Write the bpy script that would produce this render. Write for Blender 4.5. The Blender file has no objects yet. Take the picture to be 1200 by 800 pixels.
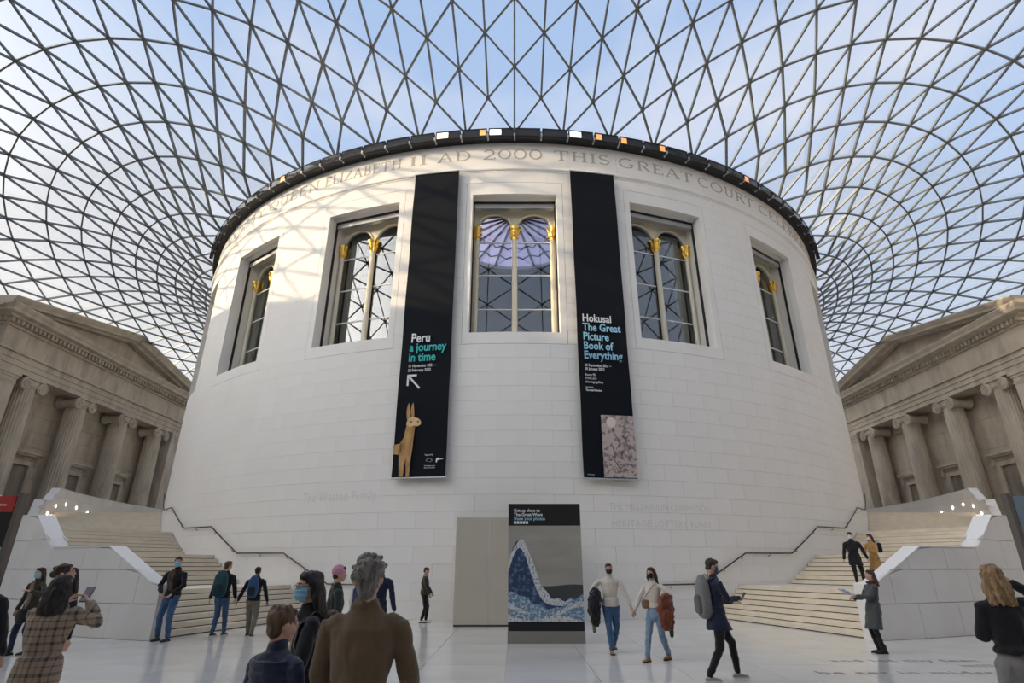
import bpy, bmesh, math, random
import numpy as np
from mathutils import Vector, Matrix
random.seed(5)
sc = bpy.context.scene
C = sc.collection
PI = math.pi
rad = math.radians

# ------------------------------------------------------------------ camera
EH, DC = 1.65, 43.22           # eye height, distance of the camera from the axis of the drum
cd = bpy.data.cameras.new('camera'); cam = bpy.data.objects.new('camera', cd); C.objects.link(cam)
cd.sensor_width = 36; cd.lens = 36 * 657.6 / 1200; cd.clip_end = 2000; cd.clip_start = .05
cd.shift_x = -3 / 1200
cam.location = (0, -DC, EH); cam.rotation_euler = (rad(90 + 21.92), 0, 0)
sc.camera = cam

# ------------------------------------------------------------------ sky, sun, exposure
w = bpy.data.worlds.new('sky'); sc.world = w; w.use_nodes = True
wn, wl = w.node_tree.nodes, w.node_tree.links
wn.clear()
def wnode(t, **k):
    n = wn.new(t)
    for a, b in k.items(): setattr(n, a, b)
    return n
tc = wnode('ShaderNodeTexCoord'); sp = wnode('ShaderNodeSeparateXYZ'); wl.new(tc.outputs['Generated'], sp.inputs[0])
ra = wnode('ShaderNodeValToRGB'); wl.new(sp.outputs['Z'], ra.inputs[0])       # horizon -> zenith
e = ra.color_ramp.elements
e[0].position = 0.0; e[0].color = (.86, .88, .92, 1)
e[1].position = 1.0; e[1].color = (.38, .51, .76, 1)
for p, c in ((.32, (.66, .75, .90, 1)), (.6, (.43, .57, .82, 1))):
    q = e.new(p); q.color = c
# paler, warmer towards the low sun in the west
dt = wnode('ShaderNodeVectorMath', operation='DOT_PRODUCT'); wl.new(tc.outputs['Generated'], dt.inputs[0])
dt.inputs[1].default_value = (-.79, .61, .06)
mr = wnode('ShaderNodeMapRange'); wl.new(dt.outputs['Value'], mr.inputs[0])
mr.inputs[1].default_value = .72; mr.inputs[2].default_value = .99; mr.inputs[3].default_value = 0; mr.inputs[4].default_value = .9
mx = wnode('ShaderNodeMix', data_type='RGBA'); wl.new(mr.outputs[0], mx.inputs[0]); wl.new(ra.outputs[0], mx.inputs[6])
mx.inputs[7].default_value = (1.05, .99, .90, 1)
# thin drifting cloud
no = wnode('ShaderNodeTexNoise'); no.inputs['Scale'].default_value = 2.2; no.inputs['Detail'].default_value = 5
mp = wnode('ShaderNodeMapping'); mp.inputs['Scale'].default_value = (1, 1, 2.2); mp.inputs['Location'].default_value = (1.3, .2, .4)
wl.new(tc.outputs['Generated'], mp.inputs[0]); wl.new(mp.outputs[0], no.inputs['Vector'])
cr = wnode('ShaderNodeValToRGB'); wl.new(no.outputs[0], cr.inputs[0])
cr.color_ramp.elements[0].position = .44; cr.color_ramp.elements[0].color = (0, 0, 0, 1)
cr.color_ramp.elements[1].position = .72; cr.color_ramp.elements[1].color = (.85, .85, .85, 1)
m2 = wnode('ShaderNodeMix', data_type='RGBA'); wl.new(cr.outputs[0], m2.inputs[0]); wl.new(mx.outputs[2], m2.inputs[6])
m2.inputs[7].default_value = (.80, .80, .86, 1)
bg = wnode('ShaderNodeBackground'); bg.inputs[1].default_value = .50; 
# aureole round the low sun
gl_ = wnode('ShaderNodeVectorMath', operation='DOT_PRODUCT'); wl.new(tc.outputs['Generated'], gl_.inputs[0]); gl_.inputs[1].default_value = (-.92, -.31, .22)
g1 = wnode('ShaderNodeMath', operation='MAXIMUM'); wl.new(gl_.outputs['Value'], g1.inputs[0]); g1.inputs[1].default_value = 0
g2 = wnode('ShaderNodeMath', operation='POWER'); wl.new(g1.outputs[0], g2.inputs[0]); g2.inputs[1].default_value = 6
m3 = wnode('ShaderNodeMix', data_type='RGBA', blend_type='ADD'); wl.new(g2.outputs[0], m3.inputs[0]); wl.new(m2.outputs[2], m3.inputs[6]); m3.inputs[7].default_value = (6.8, 6.3, 5.6, 1); m3.clamp_factor = False
wl.new(m3.outputs[2], bg.inputs[0])
ow = wnode('ShaderNodeOutputWorld'); wl.new(bg.outputs[0], ow.inputs[0])

sd = bpy.data.lights.new('sun', 'SUN'); sd.energy = 2.5; sd.angle = rad(.6); sd.color = (1, .77, .48)
so = bpy.data.objects.new('sun', sd); C.objects.link(so)
SUN_AZ, SUN_EL = -71, 12.5     # azimuth measured round the drum from the camera's side, negative = left
_d = Vector((math.sin(rad(SUN_AZ)) * math.cos(rad(SUN_EL)), -math.cos(rad(SUN_AZ)) * math.cos(rad(SUN_EL)), math.sin(rad(SUN_EL))))
so.rotation_euler = _d.to_track_quat('Z', 'Y').to_euler(); so.location = _d * 120

sc.view_settings.view_transform = 'Standard'; sc.view_settings.look = 'None'
sc.view_settings.exposure = 1.12; sc.view_settings.gamma = 1; sc.view_settings.use_curve_mapping = False
sc.cycles.max_bounces = 10; sc.cycles.diffuse_bounces = 5; sc.cycles.transparent_max_bounces = 24
sc.cycles.sample_clamp_indirect = 6

# ------------------------------------------------------------------ materials
def mat(name, col, rough=.7, metal=0, noise=None, bump=None, spec=.4, emit=None, sheen=0, coat=0, obj=False):
    """noise = (scale, second colour, low, high); bump = (scale, strength)"""
    m = bpy.data.materials.new(name); m.use_nodes = True
    N, L = m.node_tree.nodes, m.node_tree.links
    b = N['Principled BSDF']; b.inputs['Base Color'].default_value = (*col, 1)
    b.inputs['Roughness'].default_value = rough; b.inputs['Metallic'].default_value = metal
    b.inputs['Specular IOR Level'].default_value = spec
    if sheen: b.inputs['Sheen Weight'].default_value = sheen
    if coat: b.inputs['Coat Weight'].default_value = coat
    t = N.new('ShaderNodeTexCoord'); src = t.outputs['Object']
    if noise:
        sc_, c2, lo, hi = noise[:4]
        n = N.new('ShaderNodeTexNoise'); n.inputs['Scale'].default_value = sc_; n.inputs['Detail'].default_value = 6
        if len(noise) > 4:
            mpp = N.new('ShaderNodeMapping'); mpp.inputs['Scale'].default_value = noise[4]; L.new(src, mpp.inputs[0]); L.new(mpp.outputs[0], n.inputs['Vector'])
        else: L.new(src, n.inputs['Vector'])
        r = N.new('ShaderNodeMapRange'); L.new(n.outputs[0], r.inputs[0]); r.inputs[1].default_value = lo; r.inputs[2].default_value = hi
        x = N.new('ShaderNodeMix'); x.data_type = 'RGBA'; L.new(r.outputs[0], x.inputs[0])
        x.inputs[6].default_value = (*col, 1); x.inputs[7].default_value = (*c2, 1); L.new(x.outputs[2], b.inputs['Base Color'])
    if bump:
        n = N.new('ShaderNodeTexNoise'); n.inputs['Scale'].default_value = bump[0]; n.inputs['Detail'].default_value = 5; L.new(src, n.inputs['Vector'])
        bu = N.new('ShaderNodeBump'); bu.inputs['Strength'].default_value = bump[1]; bu.inputs['Distance'].default_value = .01
        L.new(n.outputs[0], bu.inputs['Height']); L.new(bu.outputs[0], b.inputs['Normal'])
    if emit: b.inputs['Emission Color'].default_value = (*emit[0], 1); b.inputs['Emission Strength'].default_value = emit[1]
    return m
def per_object(m, amount, c2):
    """each stone a slightly different tone: the object's own random value tints the colour"""
    N, L = m.node_tree.nodes, m.node_tree.links; b = N['Principled BSDF']
    o = N.new('ShaderNodeObjectInfo'); r = N.new('ShaderNodeMath'); r.operation = 'MULTIPLY'; r.inputs[1].default_value = amount
    L.new(o.outputs['Random'], r.inputs[0]); x = N.new('ShaderNodeMix'); x.data_type = 'RGBA'; L.new(r.outputs[0], x.inputs[0])
    if b.inputs['Base Color'].is_linked: L.new(b.inputs['Base Color'].links[0].from_socket, x.inputs[6])
    else: x.inputs[6].default_value = b.inputs['Base Color'].default_value
    x.inputs[7].default_value = (*c2, 1); L.new(x.outputs[2], b.inputs['Base Color']); return m
def glass(name, tint, gloss, rough=.02, gcol=(1, 1, 1), diff=0, dcol=(.8, .8, .8), fk=.5):
    m = bpy.data.materials.new(name); m.use_nodes = True
    N, L = m.node_tree.nodes, m.node_tree.links; N.clear()
    tr = N.new('ShaderNodeBsdfTransparent'); tr.inputs[0].default_value = (*tint, 1)
    gl = N.new('ShaderNodeBsdfGlossy'); gl.inputs['Roughness'].default_value = rough; gl.inputs[0].default_value = (*gcol, 1)
    fr = N.new('ShaderNodeLayerWeight'); fr.inputs[0].default_value = .25
    ad = N.new('ShaderNodeMath'); ad.operation = 'MULTIPLY_ADD'; L.new(fr.outputs['Fresnel'], ad.inputs[0]); ad.inputs[1].default_value = fk; ad.inputs[2].default_value = gloss; ad.use_clamp = True
    mi = N.new('ShaderNodeMixShader'); L.new(ad.outputs[0], mi.inputs[0]); L.new(tr.outputs[0], mi.inputs[1]); L.new(gl.outputs[0], mi.inputs[2])
    last = mi
    if diff:
        td = N.new('ShaderNodeBsdfTranslucent'); td.inputs[0].default_value = (*dcol, 1)
        mj = N.new('ShaderNodeMixShader'); mj.inputs[0].default_value = diff; L.new(mi.outputs[0], mj.inputs[1]); L.new(td.outputs[0], mj.inputs[2]); last = mj
    o = N.new('ShaderNodeOutputMaterial'); L.new(last.outputs[0], o.inputs[0]); return m
M = {}
M['stone'] = per_object(mat('portland_stone', (.84, .82, .785), .75, noise=(.5, (.79, .765, .725), .35, .7), bump=(9, .12)), .30, (.79, .765, .725))
M['stone_plain'] = mat('portland_stone_plain', (.84, .82, .785), .75, noise=(.5, (.79, .765, .73), .35, .7), bump=(9, .1))
M['joint'] = mat('mortar', (.70, .68, .64), .9)
M['carved'] = mat('carving_shade_stone', (.46, .42, .36), .9)  # engraved shading put into the colour: letters in a darker stone tone
M['carved_faint'] = mat('faint_carving_shade_stone', (.70, .675, .64), .9)  # weaker tone of the same painted shading, for the shallow cut names
M['old'] = per_object(mat('weathered_stone', (.56, .49, .39), .85, noise=(1.3, (.36, .31, .25), .4, .72, (1, 1, .35)), bump=(14, .4)), .3, (.47, .41, .33))
M['old_dark'] = mat('dark_stone', (.29, .25, .20), .9, noise=(1.6, (.19, .165, .135), .35, .7, (1, 1, .4)), bump=(14, .4))  # darker stone tone for the wall core and behind the dentils
M['step'] = per_object(mat('stair_stone', (.76, .67, .53), .6, noise=(2.5, (.66, .58, .46), .35, .7), bump=(20, .08)), .3, (.66, .60, .50))
M['gap'] = mat('shadow_gap', (.05, .042, .035), .9)  # near-black fill: the shade inside narrow recesses is put into the colour
M['cap'] = mat('parapet_coping', (.80, .78, .76), .5, bump=(10, .05))
M['slab'] = per_object(mat('parapet_slab', (.77, .745, .71), .55, noise=(.8, (.69, .665, .63), .35, .7), bump=(12, .05)), .4, (.70, .67, .63))
M['floor'] = per_object(mat('polished_limestone', (.73, .70, .645), .13, noise=(.6, (.65, .62, .57), .35, .7), spec=.55), .45, (.65, .625, .58))
M['steel'] = mat('backlit_painted_steel', (.20, .215, .21), .45, .3)  # pale grey paint made darker in colour to carry its backlit look
M['node'] = mat('steel_joint', (.16, .17, .17), .45, .4)
M['black'] = mat('black_metal', (.02, .022, .024), .5, .3)
M['dark'] = mat('dark_metal', (.035, .035, .04), .45, .5)
M['rail'] = mat('bronze_rail', (.07, .055, .045), .35, .8)
M['cream'] = mat('cream_paint', (.74, .69, .55), .5)
M['jamb'] = mat('white_plaster', (.76, .74, .68), .8)
M['gold'] = mat('gilding', (.85, .55, .12), .28, 1.0, bump=(40, .5))
M['pane'] = glass('roof_glass', (.985, .992, 1.0), .012, fk=.22)
M['wglass'] = glass('window_glass', (.72, .75, .76), .10, .01, fk=.35)
M['wall_in'] = mat('reading_room_wall', (.10, .09, .085), .9)
M['curtain'] = mat('beige_curtain', (.50, .44, .33), .9, sheen=.3)
M['lantern'] = glass('lantern_glass', (.80, .74, .90), .03, .2, (1, 1, 1), .5, (.86, .80, 1.0))
M['lead'] = mat('lead_bar', (.06, .05, .06), .6)
M['ply'] = mat('hoarding_board', (.50, .455, .375), .7, noise=(1.2, (.46, .42, .35), .35, .7))
M['pblack'] = mat('poster_black', (.012, .012, .014), .45)
M['bblack'] = mat('banner_black', (.007, .009, .013), .8, bump=(6, .1), spec=.15)
M['white'] = mat('white_print', (.80, .80, .80), .6)
M['teal'] = mat('teal_print', (.04, .52, .48), .6)
M['blue'] = mat('pale_blue_print', (.30, .60, .80), .6)
M['grey_plinth'] = mat('grey_plinth', (.22, .21, .19), .5)
M['lampglass'] = mat('lamp_glass', (.03, .03, .035), .15, .2, spec=.8)
M['lamp_white'] = mat('lit_lamp', (1, .9, .8), .3, emit=((1, .80, .70), .95))
M['lamp_orange'] = mat('lit_lamp_orange', (1, .5, .2), .3, emit=((1, .34, .10), .38))
M['alu'] = mat('aluminium', (.55, .56, .57), .4, .8)
M['screen'] = mat('dark_glazing', (.03, .035, .04), .08, spec=.9)
M['downlight'] = mat('recessed_light', (1, .9, .75), .4, emit=((1, .82, .6), 14))

# ------------------------------------------------------------------ mesh helpers
class MB:
    def __init__(s): s.v = []; s.f = []
    def add(s, vs, fs):
        o = len(s.v); s.v += [tuple(p) for p in vs]; s.f += [tuple(i + o for i in f) for f in fs]; return s
    def box(s, a, b, mtx=None):
        (x0, y0, z0), (x1, y1, z1) = a, b
        vs = [(x, y, z) for z in (z0, z1) for y in (y0, y1) for x in (x0, x1)]
        if mtx is not None: vs = [tuple(mtx @ Vector(p)) for p in vs]
        return s.add(vs, [(0, 2, 3, 1), (4, 5, 7, 6), (0, 1, 5, 4), (2, 6, 7, 3), (0, 4, 6, 2), (1, 3, 7, 5)])
    def prism(s, poly, d):
        """closed prism: bottom polygon and top polygon = bottom + d"""
        n = len(poly); d = Vector(d); vs = [Vector(p) for p in poly] + [Vector(p) + d for p in poly]
        return s.add(vs, [tuple(range(n))[::-1], tuple(range(n, 2 * n))] + [(i, (i + 1) % n, (i + 1) % n + n, i + n) for i in range(n)])
    def pair(s, A, B):
        """closed solid between two equal rings"""
        n = len(A)
        return s.add(list(A) + list(B), [tuple(range(n))[::-1], tuple(range(n, 2 * n))] + [(i, (i + 1) % n, (i + 1) % n + n, i + n) for i in range(n)])
    def tube(s, pts, r, n=8, caps=True):
        pts = [Vector(p) for p in pts]; rings = []
        up = Vector((0, 0, 1))
        for i, p in enumerate(pts):
            t = (pts[min(i + 1, len(pts) - 1)] - pts[max(i - 1, 0)]).normalized()
            a = t.cross(up) if abs(t.dot(up)) < .98 else t.cross(Vector((1, 0, 0))); a.normalize(); b = t.cross(a)
            rr = r[i] if isinstance(r, (list, tuple)) else r
            rings.append([p + (a * math.cos(2 * PI * k / n) + b * math.sin(2 * PI * k / n)) * rr for k in range(n)])
        s.rings(rings, caps); return s
    def rings(s, rings, caps=True):
        n = len(rings[0]); vs = [q for rg in rings for q in rg]; fs = []
        for i in range(len(rings) - 1):
            for k in range(n): fs.append((i * n + k, i * n + (k + 1) % n, (i + 1) * n + (k + 1) % n, (i + 1) * n + k))
        if caps: fs.append(tuple(range(n))[::-1]); fs.append(tuple(range((len(rings) - 1) * n, len(rings) * n)))
        return s.add(vs, fs)
    def lathe(s, prof, c=(0, 0, 0), n=16, fn=None):
        rg = [[(c[0] + (r if fn is None else fn(r, z, k)) * math.cos(2 * PI * k / n), c[1] + (r if fn is None else fn(r, z, k)) * math.sin(2 * PI * k / n), c[2] + z) for k in range(n)] for r, z in prof]
        return s.rings(rg)
    def polar(s, r0, r1, t0, t1, z0, z1, n=None):
        """curved block, angles in degrees measured from the camera's side, positive = right"""
        n = n or max(1, int(abs(t1 - t0) / 2.5 + .5)); vs = []; fs = []
        for i in range(n + 1):
            t = rad(t0 + (t1 - t0) * i / n); sx, cx = math.sin(t), -math.cos(t)
            vs += [(r0 * sx, r0 * cx, z0), (r1 * sx, r1 * cx, z0), (r1 * sx, r1 * cx, z1), (r0 * sx, r0 * cx, z1)]
        for i in range(n):
            a = i * 4
            for k in range(4): fs.append((a + k, a + (k + 1) % 4, a + 4 + (k + 1) % 4, a + 4 + k))
        fs.append((3, 2, 1, 0)); fs.append((n * 4, n * 4 + 1, n * 4 + 2, n * 4 + 3))
        return s.add(vs, fs)
    def mesh(s, name, m=None, smooth=False, fix=True):
        me = bpy.data.meshes.new(name); me.from_pydata(s.v, [], s.f)
        if fix:
            bm = bmesh.new(); bm.from_mesh(me); bmesh.ops.recalc_face_normals(bm, faces=bm.faces); bm.to_mesh(me); bm.free()
        if m: me.materials.append(m)
        if smooth:
            for p in me.polygons: p.use_smooth = True
        me.update(); return me
def smooth_angle(me, a=40):
    try: me.set_sharp_from_angle(angle=rad(a))
    except Exception: pass
def ob(name, me, parent=None, label=None, cat=None, group=None, kind=None, mtx=None):
    if isinstance(me, MB): me = me.mesh(name)
    o = bpy.data.objects.new(name, me); C.objects.link(o)
    if parent: o.parent = parent
    if mtx is not None: o.matrix_local = mtx
    return tag(o, label, cat, group, kind)
def tag(o, label=None, cat=None, group=None, kind=None):
    if label: o['label'] = label
    if cat: o['category'] = cat
    if group: o['group'] = group
    if kind: o['kind'] = kind
    return o
def empty(name, loc=(0, 0, 0), rz=0, **k):
    o = bpy.data.objects.new(name, None); C.objects.link(o); o.location = loc; o.rotation_euler = (0, 0, rz); o.empty_display_size = .2
    return tag(o, **k)
def bld(mb, name, m, parent=None, smooth=False, ang=40, **k):
    me = mb.mesh(name, m, smooth)
    if smooth: smooth_angle(me, ang)
    return ob(name, me, parent, **k)
def copy_tree(o, parent=None, loc=None, rz=None):
    c = o.copy(); C.objects.link(c); c.parent = parent
    if loc is not None: c.location = loc
    if rz is not None: c.rotation_euler = (0, 0, rz)
    for ch in list(o.children): copy_tree(ch, c)
    return c
def text_mesh(s, size, ext=.003, align='LEFT', bold=0, shear=0, space=1.0):
    cu = bpy.data.curves.new('lettering', 'FONT'); cu.body = s; cu.size = size; cu.extrude = ext; cu.align_x = align; cu.offset = bold; cu.shear = shear; cu.space_character = space
    cu.resolution_u = 3
    o = bpy.data.objects.new('lettering', cu); C.objects.link(o); bpy.context.view_layer.update()
    me = bpy.data.meshes.new_from_object(o.evaluated_get(bpy.context.evaluated_depsgraph_get()))
    bpy.data.objects.remove(o); bpy.data.curves.remove(cu); me.name = 'lettering'; return me
def text(s, size, mtx, m, parent, name='lettering', label=None, xs=1, **k):
    me = text_mesh(s, size, **k); me.transform(Matrix.Diagonal((xs, 1, 1, 1))); me.materials.clear(); me.materials.append(m)
    return ob(name, me, parent, label, mtx=mtx)
def face_mtx(x, y, z, rz=0):
    """text lying in a vertical plane that faces -Y turned by rz about z"""
    return Matrix.Translation((x, y, z)) @ Matrix.Rotation(rz, 4, 'Z') @ Matrix.Rotation(PI / 2, 4, 'X')
def P(r, th, z): return Vector((r * math.sin(rad(th)), -r * math.cos(rad(th)), z))
def pol_mtx(r, th, z): return face_mtx(*P(r, th, z), rad(th))
# ------------------------------------------------------------------ floor
R0 = 22.31                                   # face of the drum
floor = empty('floor', kind='structure')
bld(MB().box((-37.5, -50.5, -.6), (37.5, 53, -.024)), 'floor_bed', M['joint'], floor)
TS = 1.5
tile_me = MB().box((-TS / 2 + .004, -TS / 2 + .004, -.024), (TS / 2 - .004, TS / 2 - .004, 0)).mesh('floor_tile', M['floor'])
spots = []
for i in range(-25, 26):
    for j in range(-34, 36):
        x, y = i * TS + .6, j * TS + (TS / 2 if i % 2 else 0)
        if math.hypot(x, y) < R0 - 1.5 or abs(x) > 36.6: continue
        dy = y + DC; big = 1 / max(dy, 1) ** 2 if (dy > 1.5 and abs(x) < dy * .98 + 1 and math.hypot(x, y) > R0 - .6) else 0
        spots.append((big, x, y))
spots.sort(reverse=True)
rest = MB()
for k, (b, x, y) in enumerate(spots):
    if k < 300 and b > 0: ob('floor_tile', tile_me, floor, mtx=Matrix.Translation((x, y, 0)))
    else: rest.box((x - TS / 2 + .004, y - TS / 2 + .004, -.024), (x + TS / 2 - .004, y + TS / 2 - .004, 0))
bld(rest, 'floor_tiles', M['floor'], floor, kind='stuff')
# lines of verse let into the floor
def floor_text(s, x, y, size, par, shear=0):
    m = Matrix.Translation((x, y, .0005)) 
    return text(s, size, m, M['carved'], par, 'floor_inscription', ext=.001)
M['carved_floor'] = mat('carved_floor_letters', (.12, .115, .11), .7)
for s, x, y, sz in (('and let thy feet', 6.0, -31.15, .40), ('millenniums hence', 8.05, -31.75, .42), ('be set in midst of knowledge', 5.1, -32.5, .44)):
    text(s, sz, Matrix.Translation((x, y, .0006)), M['carved_floor'], floor, 'floor_inscription', ext=.001, space=1.12)

# ------------------------------------------------------------------ the drum
WZ0, WZ1 = 10.49, 17.22                      # window opening
CZ0, CZ1 = 9.98, 17.86                       # casing
WH, CH = 1.88, 2.16                          # half widths
aW, aC = math.degrees(WH / R0), math.degrees(CH / R0)
WIN = [k * 18.5 for k in range(-4, 5)]
drum = empty('wall_drum', kind='structure')
ths = set([-180 + 5 * i for i in range(73)])
for wk in WIN: ths |= {wk - aW, wk + aW}
ths = sorted(ths)
def inwin(a, b): return any(a >= wk - aW - 1e-6 and b <= wk + aW + 1e-6 for wk in WIN)
sh = MB()
for r, flip in ((R0 - .06, 0), (R0 - 1.32, 1)):
    for a, b in zip(ths, ths[1:]):
        for z0, z1 in ((0, WZ0), (WZ0, WZ1), (WZ1, 20.3)):
            if z0 == WZ0 and inwin(a, b): continue
            sh.add([P(r, a, z0), P(r, b, z0), P(r, b, z1), P(r, a, z1)], [(0, 1, 2, 3)])
for a, b in zip(ths, ths[1:]): sh.add([P(R0 - .06, a, 20.3), P(R0 - .06, b, 20.3), P(R0 - 1.32, b, 20.3), P(R0 - 1.32, a, 20.3)], [(0, 1, 2, 3)])
bld(sh, 'backing_wall', M['joint'], drum)
# stone blocks, course by course
blocks = []
J = .003
def course(z0, z1, spans, off):
    for (a, b) in spans:
        n = max(1, round((b - a) / 3.7)); stp = (b - a) / n
        cuts = [a] + [a + stp * (i + (.5 if off else 0)) for i in range(0 if off else 1, n)] + [b]
        cuts = sorted(set(round(c, 5) for c in cuts))
        for c0, c1 in zip(cuts, cuts[1:]): blocks.append((c0, c1, z0, z1))
n1 = 17; hc = CZ0 / n1
for i in range(n1): course(i * hc, (i + 1) * hc, [(-74 - 0, 74)], i % 2)
n2 = 13; h2 = (CZ1 - CZ0) / n2
gaps = [(WIN[i] + aC, WIN[i + 1] - aC) for i in range(len(WIN) - 1)]
for i in range(n2): course(CZ0 + i * h2, CZ0 + (i + 1) * h2, gaps, i % 2)
course(CZ1, 18.44, [(-74, 74)], 0)
def bsize(b):
    t = (b[0] + b[1]) / 2; p = P(R0, t, (b[2] + b[3]) / 2) - cam.location
    n = Vector((math.sin(rad(t)), -math.cos(rad(t)), 0)); f = -n.dot(p.normalized())
    behind = (-1.9 < P(R0, t, 0).x < 1.7 and b[3] < 3.2)
    return f / p.length_squared * (b[1] - b[0]) if f > 0 and not behind else 0
blocks.sort(key=bsize, reverse=True)
cache = {}; rest = MB()
for k, (a, b, z0, z1) in enumerate(blocks):
    if k < 300:
        key = (round(b - a, 3), round(z1 - z0, 3))
        if key not in cache:
            hw = (b - a) / 2; g = math.degrees(J / R0); mb = MB().polar(R0 - .05, R0, -hw + g, hw - g, J, z1 - z0 - J, 3)
            cache[key] = mb.mesh('stone', M['stone'])
        ob('stone', cache[key], drum, mtx=Matrix.Translation((0, 0, z0)) @ Matrix.Rotation(rad((a + b) / 2), 4, 'Z'))
    else:
        g = math.degrees(J / R0); rest.polar(R0 - .05, R0, a + g, b - g, z0 + J, z1 - J, 2)
bld(rest, 'stones', M['stone'], drum, kind='stuff')
# back of the drum plain
bld(MB().polar(R0 - .05, R0, 74, 286, 0, 18.44, 50), 'rear_facing', M['stone_plain'], drum)
# moulding, frieze, gutter
mo = MB()
prof = [(R0 - .05, 18.42), (R0 + .03, 18.42), (R0 + .03, 18.47), (R0 + .09, 18.50), (R0 + .11, 18.56), (R0 + .09, 18.62), (R0 + .02, 18.66), (R0 - .05, 18.66)]
N_ = 144
def ringsolid(mb, prof, n=144):
    rg = [[P(r, 360 * i / n, z) for (r, z) in prof] for i in range(n)]
    m = len(prof); vs = [q for g in rg for q in g]
    mb.add(vs, [(i * m + k, ((i + 1) % n) * m + k, ((i + 1) % n) * m + (k + 1) % m, i * m + (k + 1) % m) for i in range(n) for k in range(m)])
    return mb
bld(ringsolid(MB(), prof), 'cornice_moulding', M['stone_plain'], drum, True, 30)
fz = MB()
for k in range(-12, 12):
    fz.polar(R0 - .05, R0, k * 6.2 + .008, (k + 1) * 6.2 - .008, 18.665, 20.08, 4)
fz.polar(R0 - .05, R0, 74.4, 285.6, 18.665, 20.08, 60)
bld(fz, 'frieze', M['stone_plain'], drum)
bld(ringsolid(MB(), [(R0 - .06, 20.08), (R0 + .30, 20.10), (R0 + .34, 20.18), (R0 + .34, 20.30), (R0 + .26, 20.34), (R0 - .06, 20.30)]), 'gutter', M['black'], drum, True, 30)
bld(ringsolid(MB(), [(R0 + .10, 20.34), (R0 + .16, 20.34), (R0 + .16, 20.62), (R0 + .10, 20.62)]), 'roof_ring_beam', M['steel'], drum)

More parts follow.
